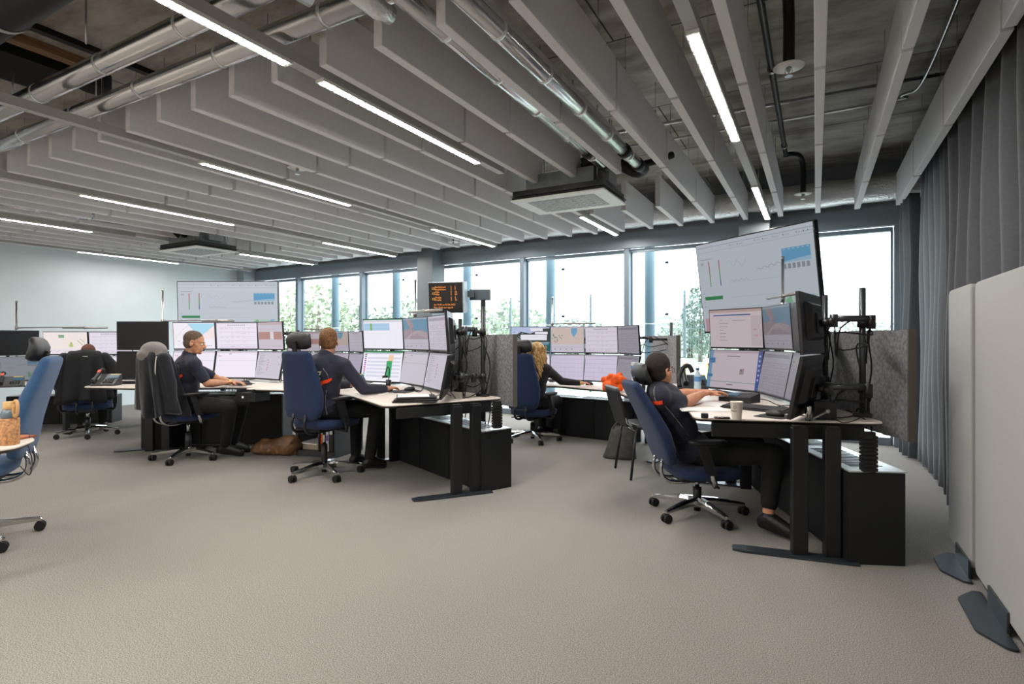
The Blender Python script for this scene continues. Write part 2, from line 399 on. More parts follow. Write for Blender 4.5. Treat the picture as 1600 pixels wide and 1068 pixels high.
pipe('connection_hose', cable_pts([(-1.33, 4.66, 2.74), (-1.32, 4.78, 2.74), (-1.42, 4.84, 2.74), (-1.62, 4.74, 2.86), (-1.80, 4.80, 2.88), (-1.9, 4.84, 2.86)]), .048, m_rubber, 'black rubber hose joining the right clad pipe to the near cassette', 'hose')
pipe('connection_hose', cable_pts([(-1.64, 4.66, 2.785), (-1.66, 4.74, 2.80), (-1.78, 4.70, 2.86), (-1.86, 4.68, 2.84)]), .046, m_rubber, 'short black rubber hose joining the left clad pipe to the near cassette', 'hose')
pipe('connection_hose', cable_pts([(-1.30, 4.72, 2.76), (-1.2, 4.8, 2.8), (-1.1, 4.9, 2.86)]), .03, m_rubber, 'black hose stub with grey sleeve rising right of the near cassette', 'hose')
clad('insulated_pipe', (-7.75, 1.0, 2.80), (-7.9, 4.4, 2.80), .045, 'silver clad pipe to the far ceiling cassette, right one of the pair', bands=6, group='clad pipes to the far ceiling cassette')
clad('insulated_pipe', (-8.05, 1.0, 2.80), (-8.2, 4.4, 2.80), .045, 'silver clad pipe to the far ceiling cassette, left one of the pair', bands=6, group='clad pipes to the far ceiling cassette')
pipe('connection_hose', cable_pts([(-7.9, 4.38, 2.8), (-7.92, 4.55, 2.82), (-8.02, 4.7, 2.76)]), .05, m_rubber, 'black rubber hose on the far ceiling cassette, right one', 'hose')
pipe('connection_hose', cable_pts([(-8.2, 4.38, 2.8), (-8.2, 4.55, 2.82), (-8.15, 4.7, 2.76)]), .05, m_rubber, 'black rubber hose on the far ceiling cassette, left one', 'hose')
pipe('foil_duct', [(-1.92, 1.62, 2.95), (-1.87, 1.8, 2.87), (-1.83, 2.0, 2.83), (-1.82, 2.07, 2.83)], [.05, .055, .055, .045], m_foilw, 'crumpled foil pipe elbow above the first baffle ends', 'duct')
pipe('foil_duct', [(-2.3, 1.35, 3.0), (-2.2, 1.6, 2.93), (-2.13, 1.86, 2.90)], [.05, .055, .05], m_foilw, 'crumpled foil pipe elbow left of the lit strip near the top edge', 'duct')
# dark things in the open ceiling at the left
tag(MB().tube([(-7.5, 1.3, 3.10), (-2.3, 1.3, 3.10)], .14, 24).build('drain_pipe', m_black), 'thick black round pipe with steel clamp in the top left corner', 'pipe')
tag(MB().tube([(-3.97, 1.3, 3.10), (-3.93, 1.3, 3.10)], .147, 24).build('pipe_clamp', m_steel), 'steel clamp ring around the thick black pipe', 'clamp')
tag(MB().box((-5.22, 1.25, 3.295), (.54, 1.62, .09)).build('recess_box', m_void), 'black box standing in for a dark ceiling void left of the clad pipes', 'ceiling void')  # dark void in the ceiling, its shade drawn as a solid black box
tag(MB().box((-4.83, 1.2, 3.32), (.09, 1.8, .06)).build('timber_batten', mat('raw_timber', '8a6a4c', .8, noise=.3, nscale=4, stretch=(12, 1, 12))), 'raw timber batten under the concrete beside the black void box', 'batten')
tag(MB().box((-4.57, 1.5, 3.33), (.06, 2.0, .04)).build('cable_channel', m_black), 'black cable channel on the concrete right of the timber batten', 'channel')
tag(MB().lathe([(.11, -.13), (.11, 0)], (-5.0, 2.22, 3.35), 20).build('vent_stub', m_void), 'black round stub behind the clad pipes', 'duct')
for i, (x, y) in enumerate([(-3.75, 1.62), (-5.2, 1.78), (-7.0, 1.9), (-4.6, 2.05)]):
    q = MB(); q.tube([(x, y, 2.98), (x, y, ZC)], .006, 8); q.lathe([(.03, -.012), (.03, 0)], (x, y, ZC-.002), 12)
    tag(q.build('threaded_rod', m_steel), 'steel hanger rod of the clad pipes, %s from the right' % ordn(i+1), 'rod', 'hanger rods of the clad pipes')
# sprinkler main with drops
q = MB(); q.tube([(-.28, -1, 3.2), (-.28, 6.55, 3.2)], .022, 14)
q.tube(cable_pts([(-.28, 3.45, 3.2), (-.16, 3.46, 3.24), (-.14, 3.62, 3.2), (-.14, 3.63, 2.86)], 16), .032, 12)
q.tube(cable_pts([(-.28, 6.5, 3.2), (-.16, 6.6, 3.2), (-.12, 6.7, 3.1), (-.12, 6.72, 2.82)], 16), .028, 12)
sp = tag(q.build('sprinkler_pipe', m_black), 'black sprinkler pipe under the slab with two drops', 'pipe')
for y in (1.9, 3.3, 4.4, 6.2): MB().tube([(-.28, y-.02, 3.2), (-.28, y+.02, 3.2)], .032, 14).build('pipe_clamp', m_steel, sp)
def sprinkler(x, y, z, lb):
    t = thing('sprinkler', lb, 'sprinkler', (x, y, z), 0, 'sprinklers')
    MB().lathe([(.02, .012), (.085, .004), (.085, 0), (.0001, 0)], n=24).build('cover_plate', m_wht, t)
    q = MB(); q.lathe([(.012, 0), (.012, -.02), (.006, -.03)], n=12)
    for k in range(4): q.tube([(.014*math.cos(k*PI/2), .014*math.sin(k*PI/2), 0), (.02*math.cos(k*PI/2), .02*math.sin(k*PI/2), -.03), (0, 0, -.05)], .002, 6)
    q.lathe([(.022, -.05), (.022, -.054)], n=14); q.build('spray_head', m_steel, t)
    if x < -1: MB().tube([(0, 0, .01), (0, 0, ZC-z)], .012, 10).build('drop_pipe', m_black, t)
sprinkler(-.14, 3.63, 2.85, 'white sprinkler plate under the black drop pipe nearest the camera')
sprinkler(-.12, 6.72, 2.81, 'white sprinkler plate under the drop pipe above the large tilted display')
sprinkler(-4.08, 3.4, 2.78, 'white sprinkler plate between the baffles left of the picture middle')
sprinkler(-4.9, 7.0, 2.74, 'small white sprinkler plate near the window header')
def conduit(pts, lb, r=.012):
    pipe('conduit', pts, r, m_steel, lb, 'conduit', 8, 'steel conduits under the slab')
conduit(cable_pts([(.73, 1.0, 3.25), (.73, 3.4, 3.25), (.73, 5.2, 3.25), (.62, 5.5, 3.25), (.3, 5.6, 3.25), (-3, 5.6, 3.25)], 40), 'steel conduit bending from beside the curtain to run across the slab')
conduit([(1.3, 5.35, 3.3), (-3.6, 5.25, 3.3)], 'straight steel conduit crossing the slab before the bent one', .016)
for x, y in ((-.75, 5.6), (-.9, 4.3), (-.6, 3.4), (.28, 4.2)):
    pass
# ---------------------------------------------------------------- ceiling cassettes
def cassette(x, y, lb):
    t = thing('ceiling_cassette', lb, 'air unit', (x, y, 2.55), 0, 'ceiling air cassettes'); w, d = .93, .64
    q = MB(); q.box((0, 0, .008), (w, d, .016), bev=.003); q.build('face_plate', m_wht, t)
    q = MB(); q.box((0, 0, .028), (w-.02, d-.02, .018)); q.build('shadow_gap', m_rubber, t)
    q = MB(); q.box((0, 0, .045), (w+.01, d+.01, .006)); q.box((0, 0, .072), (w-.03, d-.03, .05)); q.build('casing', m_black, t)
    q = MB(); q.box((0, 0, .17), (w-.25, d-.16, .16)); q.build('fan_box', mat('galvanised', '9aa0a2', .35, .8, noise=.12, nscale=12), t)
    g = MB(); g.box((0, 0, -.001), (w-.26, d-.2, .003)); gr = g.build('grille', mat('grille_grey', '8f9293', .5), t)
    q = MB()
    for i in range(9):
        for j in range(6):
            q.box((-.29+i*.0725, -.18+j*.072, -.004), (.026, .018, .004))
    q.build('nozzle', m_wht, gr)['kind'] = 'stuff'
    for sx in (-1, 1):
        for sy in (-1, 1): MB().tube([(sx*.36, sy*.2, .1), (sx*.36, sy*.2, ZC-2.55)], .005, 6).build('threaded_rod', m_steel, t)
    MB().box((.38, 0, .19), (.12, .22, .12)).build('control_box', mat('control_grey', '84888a', .5), t)
cassette(-2.08, 4.9, 'white perforated ceiling cassette near the picture middle')
cassette(-8.1, 4.95, 'white perforated ceiling cassette at the far left before the pale wall')
# ---------------------------------------------------------------- curtains
m_cur = mat('grey_curtain', '56585c', .9, noise=.06, nscale=60, bump=.2, bscale=300, sheen=.3)
m_curb = mat('blue_grey_curtain', '666e75', .9, noise=.06, nscale=60, sheen=.3)
def curtain(x, y0, y1, z0, z1, pitch, amp, m, lb, seed=1, slope=0):
    rnd = random.Random(seed); q = MB(); pts = []; y = y0; s_ = 1
    n = int((y1-y0)/pitch*18)
    ph = [rnd.uniform(-.35, .35) for _ in range(40)]; am = [rnd.uniform(.7, 1.25) for _ in range(40)]
    rows = 12; grid = []
    for r in range(rows+1):
        z = z0+(z1-z0)*r/rows; row = []
        for i in range(n+1):
            u = (y1-y0)/pitch*i/n; k = int(u) % 40; f = u-int(u)
            a_ = am[k]*(1-f)+am[(k+1) % 40]*f; p_ = ph[k]*(1-f)+ph[(k+1) % 40]*f
            w_ = math.sin(2*PI*(u+p_*.4)); w_ = math.copysign(abs(w_)**.85, w_)
            yy = y0+(y1-y0)*i/n
            row.append(q.b.verts.new((x+slope*(yy-y0)+amp*a_*w_*(1-.25*r/rows)+.01*math.sin(r*.9+u), yy+.05*pitch*math.sin(4*PI*u), z)))
        grid.append(row)
    for r in range(rows):
        for i in range(n): q._f((grid[r][i], grid[r][i+1], grid[r+1][i+1], grid[r+1][i]), True)
    o = q.build('curtain', m); md = o.modifiers.new('thick', 'SOLIDIFY'); md.thickness = .006
    return tag(o, lb, 'curtain', 'floor-length grey curtains')
curtain(.955, .6, 5.46, .02, 3.30, .33, .098, m_cur, 'dark grey pleated curtain behind the white partition screens', 3)
curtain(.97, 5.56, 6.9, .02, 3.30, .27, .085, m_curb, 'paler grey pleated curtain behind the near desk, between dark curtain and window', 5)
curtain(.88, 6.97, 7.36, .02, 2.76, .17, .085, m_curb, 'bunched blue-grey curtain at the right edge of the window wall', 8)
tag(MB().box((.96, 3.7, 3.325), (.05, 6.4, .035)).build('curtain_track', m_wht), 'straight curtain track behind the last baffle row', 'curtain track')
# ---------------------------------------------------------------- partition screens
m_scr = mat('partition_fabric', 'a5a3a2', .9, noise=.02, nscale=120, bump=.1, bscale=400)
m_ft = mat('slate_metal', '3f474e', .4, .6)
def screen_panel(y0, y1, x, lb):
    ln = y1-y0; t = thing('partition_screen', lb, 'partition screen', (x, y0, 0), 0, 'white partition screens')
    pr = round_poly([(0, .05), (ln, .05), (ln, 1.54), (0, 1.54)], .05); q = MB()
    a = q.ring([(-.022, p[0], p[1]) for p in pr]); b_ = q.ring([(.022, p[0], p[1]) for p in pr]); n = len(pr)
    for i in range(n): q._f((a[i], a[(i+1) % n], b_[(i+1) % n], b_[i]), True)
    q._f(a[::-1]); q._f(b_); o = q.build('panel', m_scr, t)
    md = o.modifiers.new('bev', 'BEVEL'); md.width = .012; md.segments = 3; md.limit_method = 'ANGLE'; md.angle_limit = rad(50)
    return t
def foot(t, y, ln=.5):
    q = MB(); pl = [(-.11, y-ln/2), (.0, y-ln/2+.0), (0, y+ln/2), (-.05, y+ln/2), (-.13, y+ln/2-.12), (-.13, y-ln/2+.12)]
    q.prism(round_poly([(-.025, y-ln/2), (-.025, y+ln/2), (-.06, y+ln/2), (-.14, y+ln/2-.12), (-.14, y-ln/2+.12), (-.06, y-ln/2)], .02), .002, .012)
    q.build('foot_plate', m_ft, t)
    MB().box((-.028, y, .055), (.008, .30, .09)).build('bracket', m_ft, t)
tA = screen_panel(2.2, 3.62, .735, 'large white fabric partition screen nearest the camera at the right edge'); foot(tA, .98, .58)
tB = screen_panel(3.66, 4.2, .725, 'white fabric partition screen standing behind the larger one'); foot(tB, .14, .44)
# ================================================================ SCREENS
def content(q, kind, w, h, s, seed, bg):
    """quads of lit colour 0.4 mm before the panel; x right, z up, origin at the screen's lower left corner"""
    rnd = random.Random(seed)
    def R(x0, z0, x1, z1, c, lay=1, k=1.0):
        q.use(scr(c, s*k)); y = -.0004*lay
        q.quad([(x0*w, y, z0*h), (x1*w, y, z0*h), (x1*w, y, z1*h), (x0*w, y, z1*h)])
    def poly(pts, c, lay=1):
        q.use(scr(c, s)); q.quad([(x*w, -.0004*lay, z*h) for x, z in pts])
    def line(pts, t, c, lay=3):
        for (x0, z0), (x1, z1) in zip(pts, pts[1:]):
            dx, dz = (x1-x0)*w, (z1-z0)*h; L_ = math.hypot(dx, dz) or 1; nx, nz = -dz/L_*t, dx/L_*t
            q.use(scr(c, s)); y = -.0004*lay
            q.quad([(x0*w-nx, y, z0*h-nz), (x1*w-nx, y, z1*h-nz), (x1*w+nx, y, z1*h+nz), (x0*w+nx, y, z0*h+nz)])
    R(0, 0, 1, 1, bg, 0)
    if kind == 'table':
        R(0, .955, 1, 1, 'c9c4cf'); 
        for i in range(9): R(.28+i*.05, .88, .28+i*.05+.03, .925, 'a79fae', 1)
        for i in range(5):
            z = .8-i*.165; R(.07, z, .96, z+.008, 'a9a2b3')
            for j in range(6):
                if rnd.random() < .7: R(.08+j*.14, z-.05, .08+j*.14+rnd.uniform(.03, .1), z-.035, 'bdb6c4')
        R(.06, .06, .95, .068, '8f8996'); R(0, 0, 1, .02, 'b9b2c0')
    elif kind == 'sheet':
        R(0, .94, 1, 1, 'bcb5c4'); 
        for i in range(7): R(.05+i*.13, .1, .053+i*.13, .86, 'c0b9ca')
        for i in range(5): R(.04, .14+i*.17, .96, .147+i*.17, 'a89fb4')
        for i in range(10): x = rnd.uniform(.3, .9); z = rnd.uniform(.12, .55); R(x, z, x+.012, z+.03, 'dfa58e', 2)
    elif kind == 'blank':
        R(0, .93, 1, .99, 'cfc8d4'); R(.04, .80, .12, .825, 'c08888'); R(.03, .64, .97, .65, 'b5adba')
        R(.30, .88, .37, .905, '8f8894'); R(0, 0, 1, .012, 'b5adba')
    elif kind == 'log':
        R(0, .95, 1, 1, 'b7b0bd')
        for i in range(14):
            z = .88-i*.058; R(.06, z, .9, z+.004, 'b9b2bf')
            R(.07, z+.015, .07+rnd.uniform(.1, .35), z+.028, 'a49cab')
        for i in range(5): R(.44+.015*(i % 2), .30+i*.09, .47+.015*(i % 2), .335+i*.09, 'c24a56', 2)
        R(.85, .78, .88, .81, 'c24a56', 2); R(.9, .52, .93, .55, 'c24a56', 2)
    elif kind == 'form':
        R(.04, .86, .96, .95, 'b3acba')
        for i in range(4):
            for j in range(3): 
                R(.08+j*.3, .62-i*.18, .33+j*.3, .74-i*.18, 'b8b0c2'); R(.09+j*.3, .635-i*.18, .32+j*.3, .725-i*.18, bg, 2)
                R(.1+j*.3, .68-i*.18, .1+j*.3+rnd.uniform(.05, .18), .69-i*.18, '9a93a3', 3)
        R(0, 0, 1, .03, 'b5adba')
    elif kind == 'map_water':
        poly([(.0, .32), (1, .32), (1, .96), (0, .96)], '78a6c4'); 
        poly([(.0, .32), (.0, .60), (.3, .68), (.55, .58), (.8, .62), (1, .5), (1, .32)], 'b5a2aa', 2)
        poly([(.12, .96), (.34, .96), (.46, .72), (.3, .64)], 'b9a5a9', 2)
        for k in range(4): line([(.1+.04*k, .33), (.3+.03*k, .45+.03*k), (.6, .50+.03*k), (.97, .36+.05*k)], .0014, 'efe2dd', 3)
        line([(.3, .95), (.42, .7), (.36, .34)], .003, 'b77f80', 4); line([(.7, .95), (.74, .34)], .0015, 'b9a3ad', 4)
        R(.0, .96, 1, 1, 'b5c8d8'); R(.05, .18, .93, .186, '9b94a3')
        for i in range(4): R(.1+i*.2, .09, .14+i*.2, .12, '8b8592')
    elif kind == 'map_lake':
        poly([(.34, .97), (1, .97), (1, .9), (.72, .52), (.5, .70)], 'a9d7ea'); poly([(.66, .5), (1, .84), (1, .4), (.7, .36)], 'f0dfe0')
        for i in range(26):
            x, z = rnd.uniform(.02, .4), rnd.uniform(.3, .9); R(x, z, x+.05, z+.004, rnd.choice(['e5b6bd', 'b8cbe4', 'dcc9e2']), 2)
        line([(.05, .4), (.25, .75), (.42, .95)], .0012, 'dba6b4'); line([(.5, .3), (.78, .66), (1, .9)], .0012, 'dba6b4')
        for i in range(9): x = rnd.uniform(.06, .3); z = rnd.uniform(.12, .3); R(x, z, x+.012, z+.02, '4d5b8c', 3)
        for i in range(3): R(.8+i*.05, .1, .82+i*.05, .13, '5a6d9c', 3)
    elif kind == 'map_city':
        R(.01, .32, .99, .97, 'dccbc2')
        for i in range(90):
            x, z = rnd.uniform(.02, .93), rnd.uniform(.33, .92); R(x, z, x+rnd.uniform(.01, .05), z+.008, rnd.choice(['cfb6ae', 'e7dcd2', 'c9c2b0', 'd5a9a2']), 2)
        poly([(.62, .75), (.7, .6), (.8, .8), (.8, .96), (.62, .96)], '78b0d2', 3)
        for i in range(16): x, z = rnd.uniform(.03, .35), rnd.uniform(.38, .72); R(x, z, x+.03, z+.035, rnd.choice(['4d7a63', '5c8e78', '58708c']), 3)
        R(.04, .2, .96, .206, '9a93a3')
        for i in range(4): R(.1+i*.17, .11, .14+i*.17, .14, '77727f')
    elif kind == 'map_plan':
        R(.01, .25, .99, .99, 'efe4df')
        for i in range(150):
            x, z = rnd.uniform(.01, .95), rnd.uniform(.27, .96); R(x, z, x+rnd.uniform(.006, .03), z+.008, rnd.choice(['e2c9c4', 'd9d2e2', 'cfd9cb', 'e9c8bb']), 2)
        R(.35, .74, .48, .87, '7fae86', 3); poly([(.58, .33), (.68, .33), (.65, .54), (.61, .54)], 'b4c46a', 3)
        line([(.78, .62), (.89, .42)], .004, '9aa84f'); line([(.84, .7), (.93, .54)], .003, 'b06a5a'); R(.05, .15, .93, .155, 'c0b6be')
        for i in range(5): R(.1+i*.18, .08, .16+i*.18, .1, 'a79ca8')
    elif kind == 'gantt':
        R(0, .95, 1, 1, '2e8a53'); R(.05, .91, .95, .925, '5b77b8')
        for i in range(11): R(.04, .86-i*.07, .085, .905-i*.07, ['7a3f1c', '3b78b0', 'c0357f', '8d2b86', '7b41b2', 'b3358f', '9a2f80', 'd34b9b', 'c85aa8', '38a8c8', '36b3c0'][i])
        for i in range(6): R(.12, .74-i*.12, .96, .80-i*.12, 'd5d4e6')
        R(.66, .68, .78, .88, 'f0c9a6', 2); R(.62, .12, .76, .68, '35a566', 2)
    elif kind == 'schedule':
        R(0, .975, 1, 1, '3c8f60'); R(0, .90, 1, .975, 'd4d2da'); R(.02, .62, .68, .86, 'a7c8e4'); R(.02, .74, .68, .745, 'dfe8f2', 2); R(.18, .62, .235, .86, '82b26a', 2)
        for i in range(8): R(.02, .1+i*.06, .98, .102+i*.06, 'dcdae2')
        for x in (.3, .68, .84): R(x, .05, x+.003, .62, 'd3d0da')
    elif kind == 'ruler':
        R(0, .9, 1, 1, 'cbb8bc'); R(.02, .36, .98, .64, 'b98d84'); R(.5, .36, .64, .64, 'e7e3ea', 2)
        for i in range(22): R(.03+i*.044, .38, .034+i*.044, .62, 'd8c2bd', 3)
        R(.02, .74, .9, .745, 'a79fae'); R(.05, .12, .92, .126, 'a79fae')
    elif kind == 'heat':
        R(0, .9, 1, .99, 'd5c9d3')
        for i in range(36): R(.04+i*.0255, .48, .056+i*.0255, .66, rnd.choice(['d7a9a0', 'e3bdb0', 'c9a7a4']))
        for i in range(4): R(.04, .15+i*.08, .93, .155+i*.08, 'd7c2d4')
    elif kind == 'photo':
        R(0, .68, 1, 1, 'b9c5e6'); poly([(0, .6), (.25, .82), (.5, .74), (.8, .94), (1, .96), (1, .4), (0, .4)], '3b4540', 2)
        R(0, .02, 1, .38, '24616a', 2); R(.02, .30, .98, .36, '6fa0b5', 3)
        for i in range(60): x, z = rnd.uniform(0, .28), rnd.uniform(.42, .8); R(x, z, x+.018, z+.02, rnd.choice(['e9e2ea', '20252a', 'cfd0dc']), 3)
        R(.25, .48, .93, .70, 'eceaf2', 4); R(.5, .84, .82, .96, 'eceaf2', 4); R(.62, .72, .95, .82, 'eceaf2', 4); R(.3, .6, .93, .605, 'b9a7b3', 5)
    elif kind == 'mail':
        R(0, .93, 1, 1, 'c4a9a4'); R(.08, .84, .8, .87, '3f5f96'); R(.06, .80, .7, .802, '9b8f98')
        for i in range(7): R(.2, .72-i*.09, .2+rnd.uniform(.04, .2), .735-i*.09, 'a08f98')
        R(.45, .70, .7, .72, 'b3a2ab'); R(.84, .45, .9, .48, 'c05050'); R(.86, .3, .93, .33, 'c05050'); R(.8, .04, .995, .82, 'cdbdc2', 1)
    elif kind == 'desktop':
        R(0, 0, .07, 1, '6f9cc0'); R(.93, 0, 1, 1, '3b4f9c'); R(.0, .66, .12, .80, '3379ad', 2); R(.0, .28, .1, .36, '3379ad', 2)
        for i in range(6): R(.95, .84-i*.12, .98, .89-i*.12, 'a9b8e6', 3)
        R(.07, .94, .93, .98, 'b2a3ac'); R(.35, .84, .6, .86, '80758a'); R(.07, .16, .93, .175, '6f9c96'); R(.4, .09, .52, .11, '776d80')
        R(.62, .38, .70, .50, '9b918f'); R(.63, .47, .66, .52, '5c5c50', 2); R(.67, .50, .70, .53, 'b86a68', 2)
        for i in range(4): R(.13, .78-i*.07, .14, .785-i*.07, '80758a')
    elif kind == 'wall':   # the large overview displays
        R(0, .955, 1, .962, 'a9b3c4'); R(0, .90, 1, .905, 'b7bfcc'); R(.16, .90, .162, .99, 'b7bfcc')
        for i, x in enumerate((.33, .4, .55, .62, .7, .78, .88, .93, .96)): R(x, .925 if i % 2 else .93, x+.006, .94, '4d5870', 2); R(x+.01, .927, x+.05, .932, 'aab2bf', 2)
        for x, cs in ((.11, ['c0453c', 'b5694a', '8a7d4a', '58a04e', '2fb055']), (.21, ['c0453c', 'a97b45', '54a54c', '2e9c6a', '3a57b8'])):
            for i, c in enumerate(cs): R(x, .74-i*.057, x+.008, .797-i*.057, c, 2)
        R(.03, .82, .14, .828, 'a3a8b5'); R(.03, .76, .06, .79, 'c2b7c6')
        R(.04, .36, .22, .40, '2f8f52', 2)
        for i in range(4): R(.03, .43-i*.05, .038, .44-i*.05, '5c88a8', 2)
        R(.02, .0, .27, .15, 'd9a9b6', 2); poly([(.08, .0), (.27, .0), (.27, .16), (.14, .13)], '6ab184', 3)
        for i in range(8): line([(.1, .005+i*.018), (.27, .02+i*.018)], .0016, '8f8c9c', 4)
        pts = [(.29+i*.012, .74+.035*math.sin(i*.9)-(.03 if 8 < i < 12 else 0)) for i in range(16)]; line(pts, .0014, 'a6b0b8')
        pts = [(.31+i*.012, .55+.01*math.sin(i*1.7)) for i in range(15)]; line(pts, .002, 'b7aeb2')
        pts = [(.55+i*.011, .635+.012*math.sin(i*1.3)+i*.0022) for i in range(20)]; line(pts, .002, '8f99a6')
        for z in (.53, .37, .26, .16): R(.30, z, .72, z+.003, 'b3bccb')
        R(.76, .66, .97, .80, '6fb0da', 2); poly([(.76, .66), (.97, .66), (.97, .70), (.88, .69), (.76, .67)], 'a9cde6', 3)
        for i in range(6): R(.775+i*.034, .785, .79+i*.034, .79, 'dfeef7', 3); R(.765+i*.034, .60, .788+i*.034, .65, '93a0ab', 2)
        R(.76, .10, .99, .34, 'c4dccd', 2); poly([(.77, .10), (.85, .10), (.80, .34), (.76, .30)], '8cc6a2', 3); poly([(.88, .1), (.92, .1), (.97, .34), (.93, .34)], '9cc3e2', 3)
        line([(.82, .12), (.9, .26), (.98, .2)], .002, 'e7e4dc', 4)
        for i in range(5): R(.32+i*.045, .03, .33+i*.045, .12 if i == 0 else .14, 'd7a5b5' if i == 0 else 'c2c8d4', 2)
    elif kind == 'off': pass
BG = {'table': 'e6deec', 'sheet': 'dcd3ea', 'blank': 'e9e2ee', 'log': 'dcd5e2', 'form': 'dad3e0', 'map_water': 'd9d4e2', 'map_lake': 'ece8ef', 'map_city': 'd9d2e2', 'map_plan': 'eadfe6',
      'gantt': 'efeef6', 'schedule': 'eceaf4', 'ruler': 'd6cdd8', 'heat': 'e8d7ea', 'photo': 'c9cede', 'mail': 'd9cbd0', 'desktop': 'cfc2ca', 'wall': 'd3dce6'}
m_off = mat('dark_glass', '0b0d10', .25, spec=.5)
def monitor(Pl, Pr, zs, h, tilt, kind, s, label, group, seam='bottom', seed=1, name='monitor', cat='monitor', gap=.006, bez=.008, chin=.016, mount=True, thick=.022):
    """screen spanning Pl..Pr (seen from its front, left to right) with its seam edge at height zs; tilt turns it about that edge"""
    Pl, Pr = Vector(Pl[:2]), Vector(Pr[:2]); c = (Pl+Pr)/2; w = (Pr-Pl).length-2*gap
    rz = math.atan2(Pr.y-Pl.y, Pr.x-Pl.x)
    t = thing(name, label, cat, (c.x, c.y, zs), rz, group); t.rotation_euler = (tilt, 0, rz)
    z0 = 0 if seam == 'bottom' else -h
    q = MB(); q.box((0, thick/2, z0+h/2), (w, thick, h), bev=.003); q.build('housing', m_bezel, t)
    sw, sh = w-2*bez, h-bez-chin
    if kind == 'off':
        q = MB(); q.quad([(-sw/2, -.0008, z0+chin), (sw/2, -.0008, z0+chin), (sw/2, -.0008, z0+chin+sh), (-sw/2, -.0008, z0+chin+sh)]); q.build('screen', m_off, t, norm=False)
    else:
        q = MB(); content(q, kind, sw, sh, s, seed, BG[kind]); q.build('screen', None, t, loc=(-sw/2, -.0012, z0+chin), norm=False)
    bw = min(.36, w*.6); q = MB()
    q.loft([[( -bw/2, thick-.001, z0+h*.22), (bw/2, thick-.001, z0+h*.22), (bw/2, thick-.001, z0+h*.86), (-bw/2, thick-.001, z0+h*.86)],
            [(-bw/2+.03, thick+.03, z0+h*.27), (bw/2-.03, thick+.03, z0+h*.27), (bw/2-.03, thick+.03, z0+h*.80), (-bw/2+.03, thick+.03, z0+h*.80)]], sm=False)
    q.build('rear_cover', m_plast, t)
    if mount:
        q = MB(); q.box((0, thick+.036, z0+h*.5), (.12, .012, .12), bev=.003); q.tube([(0, thick+.04, z0+h*.5), (0, thick+.10, z0+h*.5)], .022, 14); q.sphere((0, thick+.10, z0+h*.5), .03, 12)
        q.build('mount', m_plast, t)
    t['nx'] = 0.0; del t['nx']
    bpy.context.view_layer.update()
    return t, t.matrix_world @ Vector((0, thick+.11, z0+h*.5))
def pole(x, y, z0, z1, ends, lb, grp, mats=None):
    t = thing('monitor_pole', lb, 'monitor arm', (x, y, z0), 0, grp)
    q = MB(); q.tube([(0, 0, .0), (0, 0, z1-z0)], .0185, 16); q.tube([(0, 0, z1-z0), (0, 0, z1-z0+.004)], .016, 16); q.build('pole', m_gun if mats is None else mats, t)
    q = MB(); q.box((0, 0, .012), (.10, .07, .024), bev=.004); q.build('desk_clamp', m_plast, t)
    for e in ends:
        z = e[2]-z0; ex, ey = e[0]-x, e[1]-y; L_ = math.hypot(ex, ey); px_, py_ = -ey/L_, ex/L_
        s_ = .12 if L_ > .3 else .0; k = Vector((ex*.45+px_*s_, ey*.45+py_*s_, z))
        a = MB(); a.tube([(0, 0, z-.03), (0, 0, z+.03)], .028, 16); a.tube([(0, 0, z), k], .015, 12); a.tube([(k.x, k.y, z-.04), (k.x, k.y, z+.04)], .024, 14)
        a.build('lower_arm', m_plast, t)
        a = MB(); a.tube([k+Vector((0, 0, .02)), (ex, ey, z+.02)], .019, 12); a.tube([(ex, ey, z-.03), (ex, ey, z+.045)], .022, 14); a.build('upper_arm', m_gun, t)
        a = MB(); kz = k+Vector((0, 0, -.06-random.random()*.05))
        a.tube(cable_pts([(.02, 0, z-.25), (.03, .01, z-.05), kz, (ex*.8, ey*.8, z-.06), (ex*.95, ey*.95, z-.10)], 20), .0045, 6)
        a.tube(cable_pts([(.02, .02, z-.45), (-.03, .03, z-.15), (k.x*.6, k.y*.6, z-.14), (ex*.85, ey*.85, z-.16), (ex*.97, ey*.97, z-.02)], 20), .0045, 6)
        a.tube(cable_pts([(.0, .03, z-.55), (.05, .04, z-.30), (.03, -.03, z-.12), (k.x*.8, k.y*.8, z+.03), (ex*.75, ey*.75, z-.03), (ex*.9, ey*.9, z-.20), (ex*.96, ey*.96, z-.08)], 28), .005, 6)
        a.build('cable', m_rubber, t)
    return t
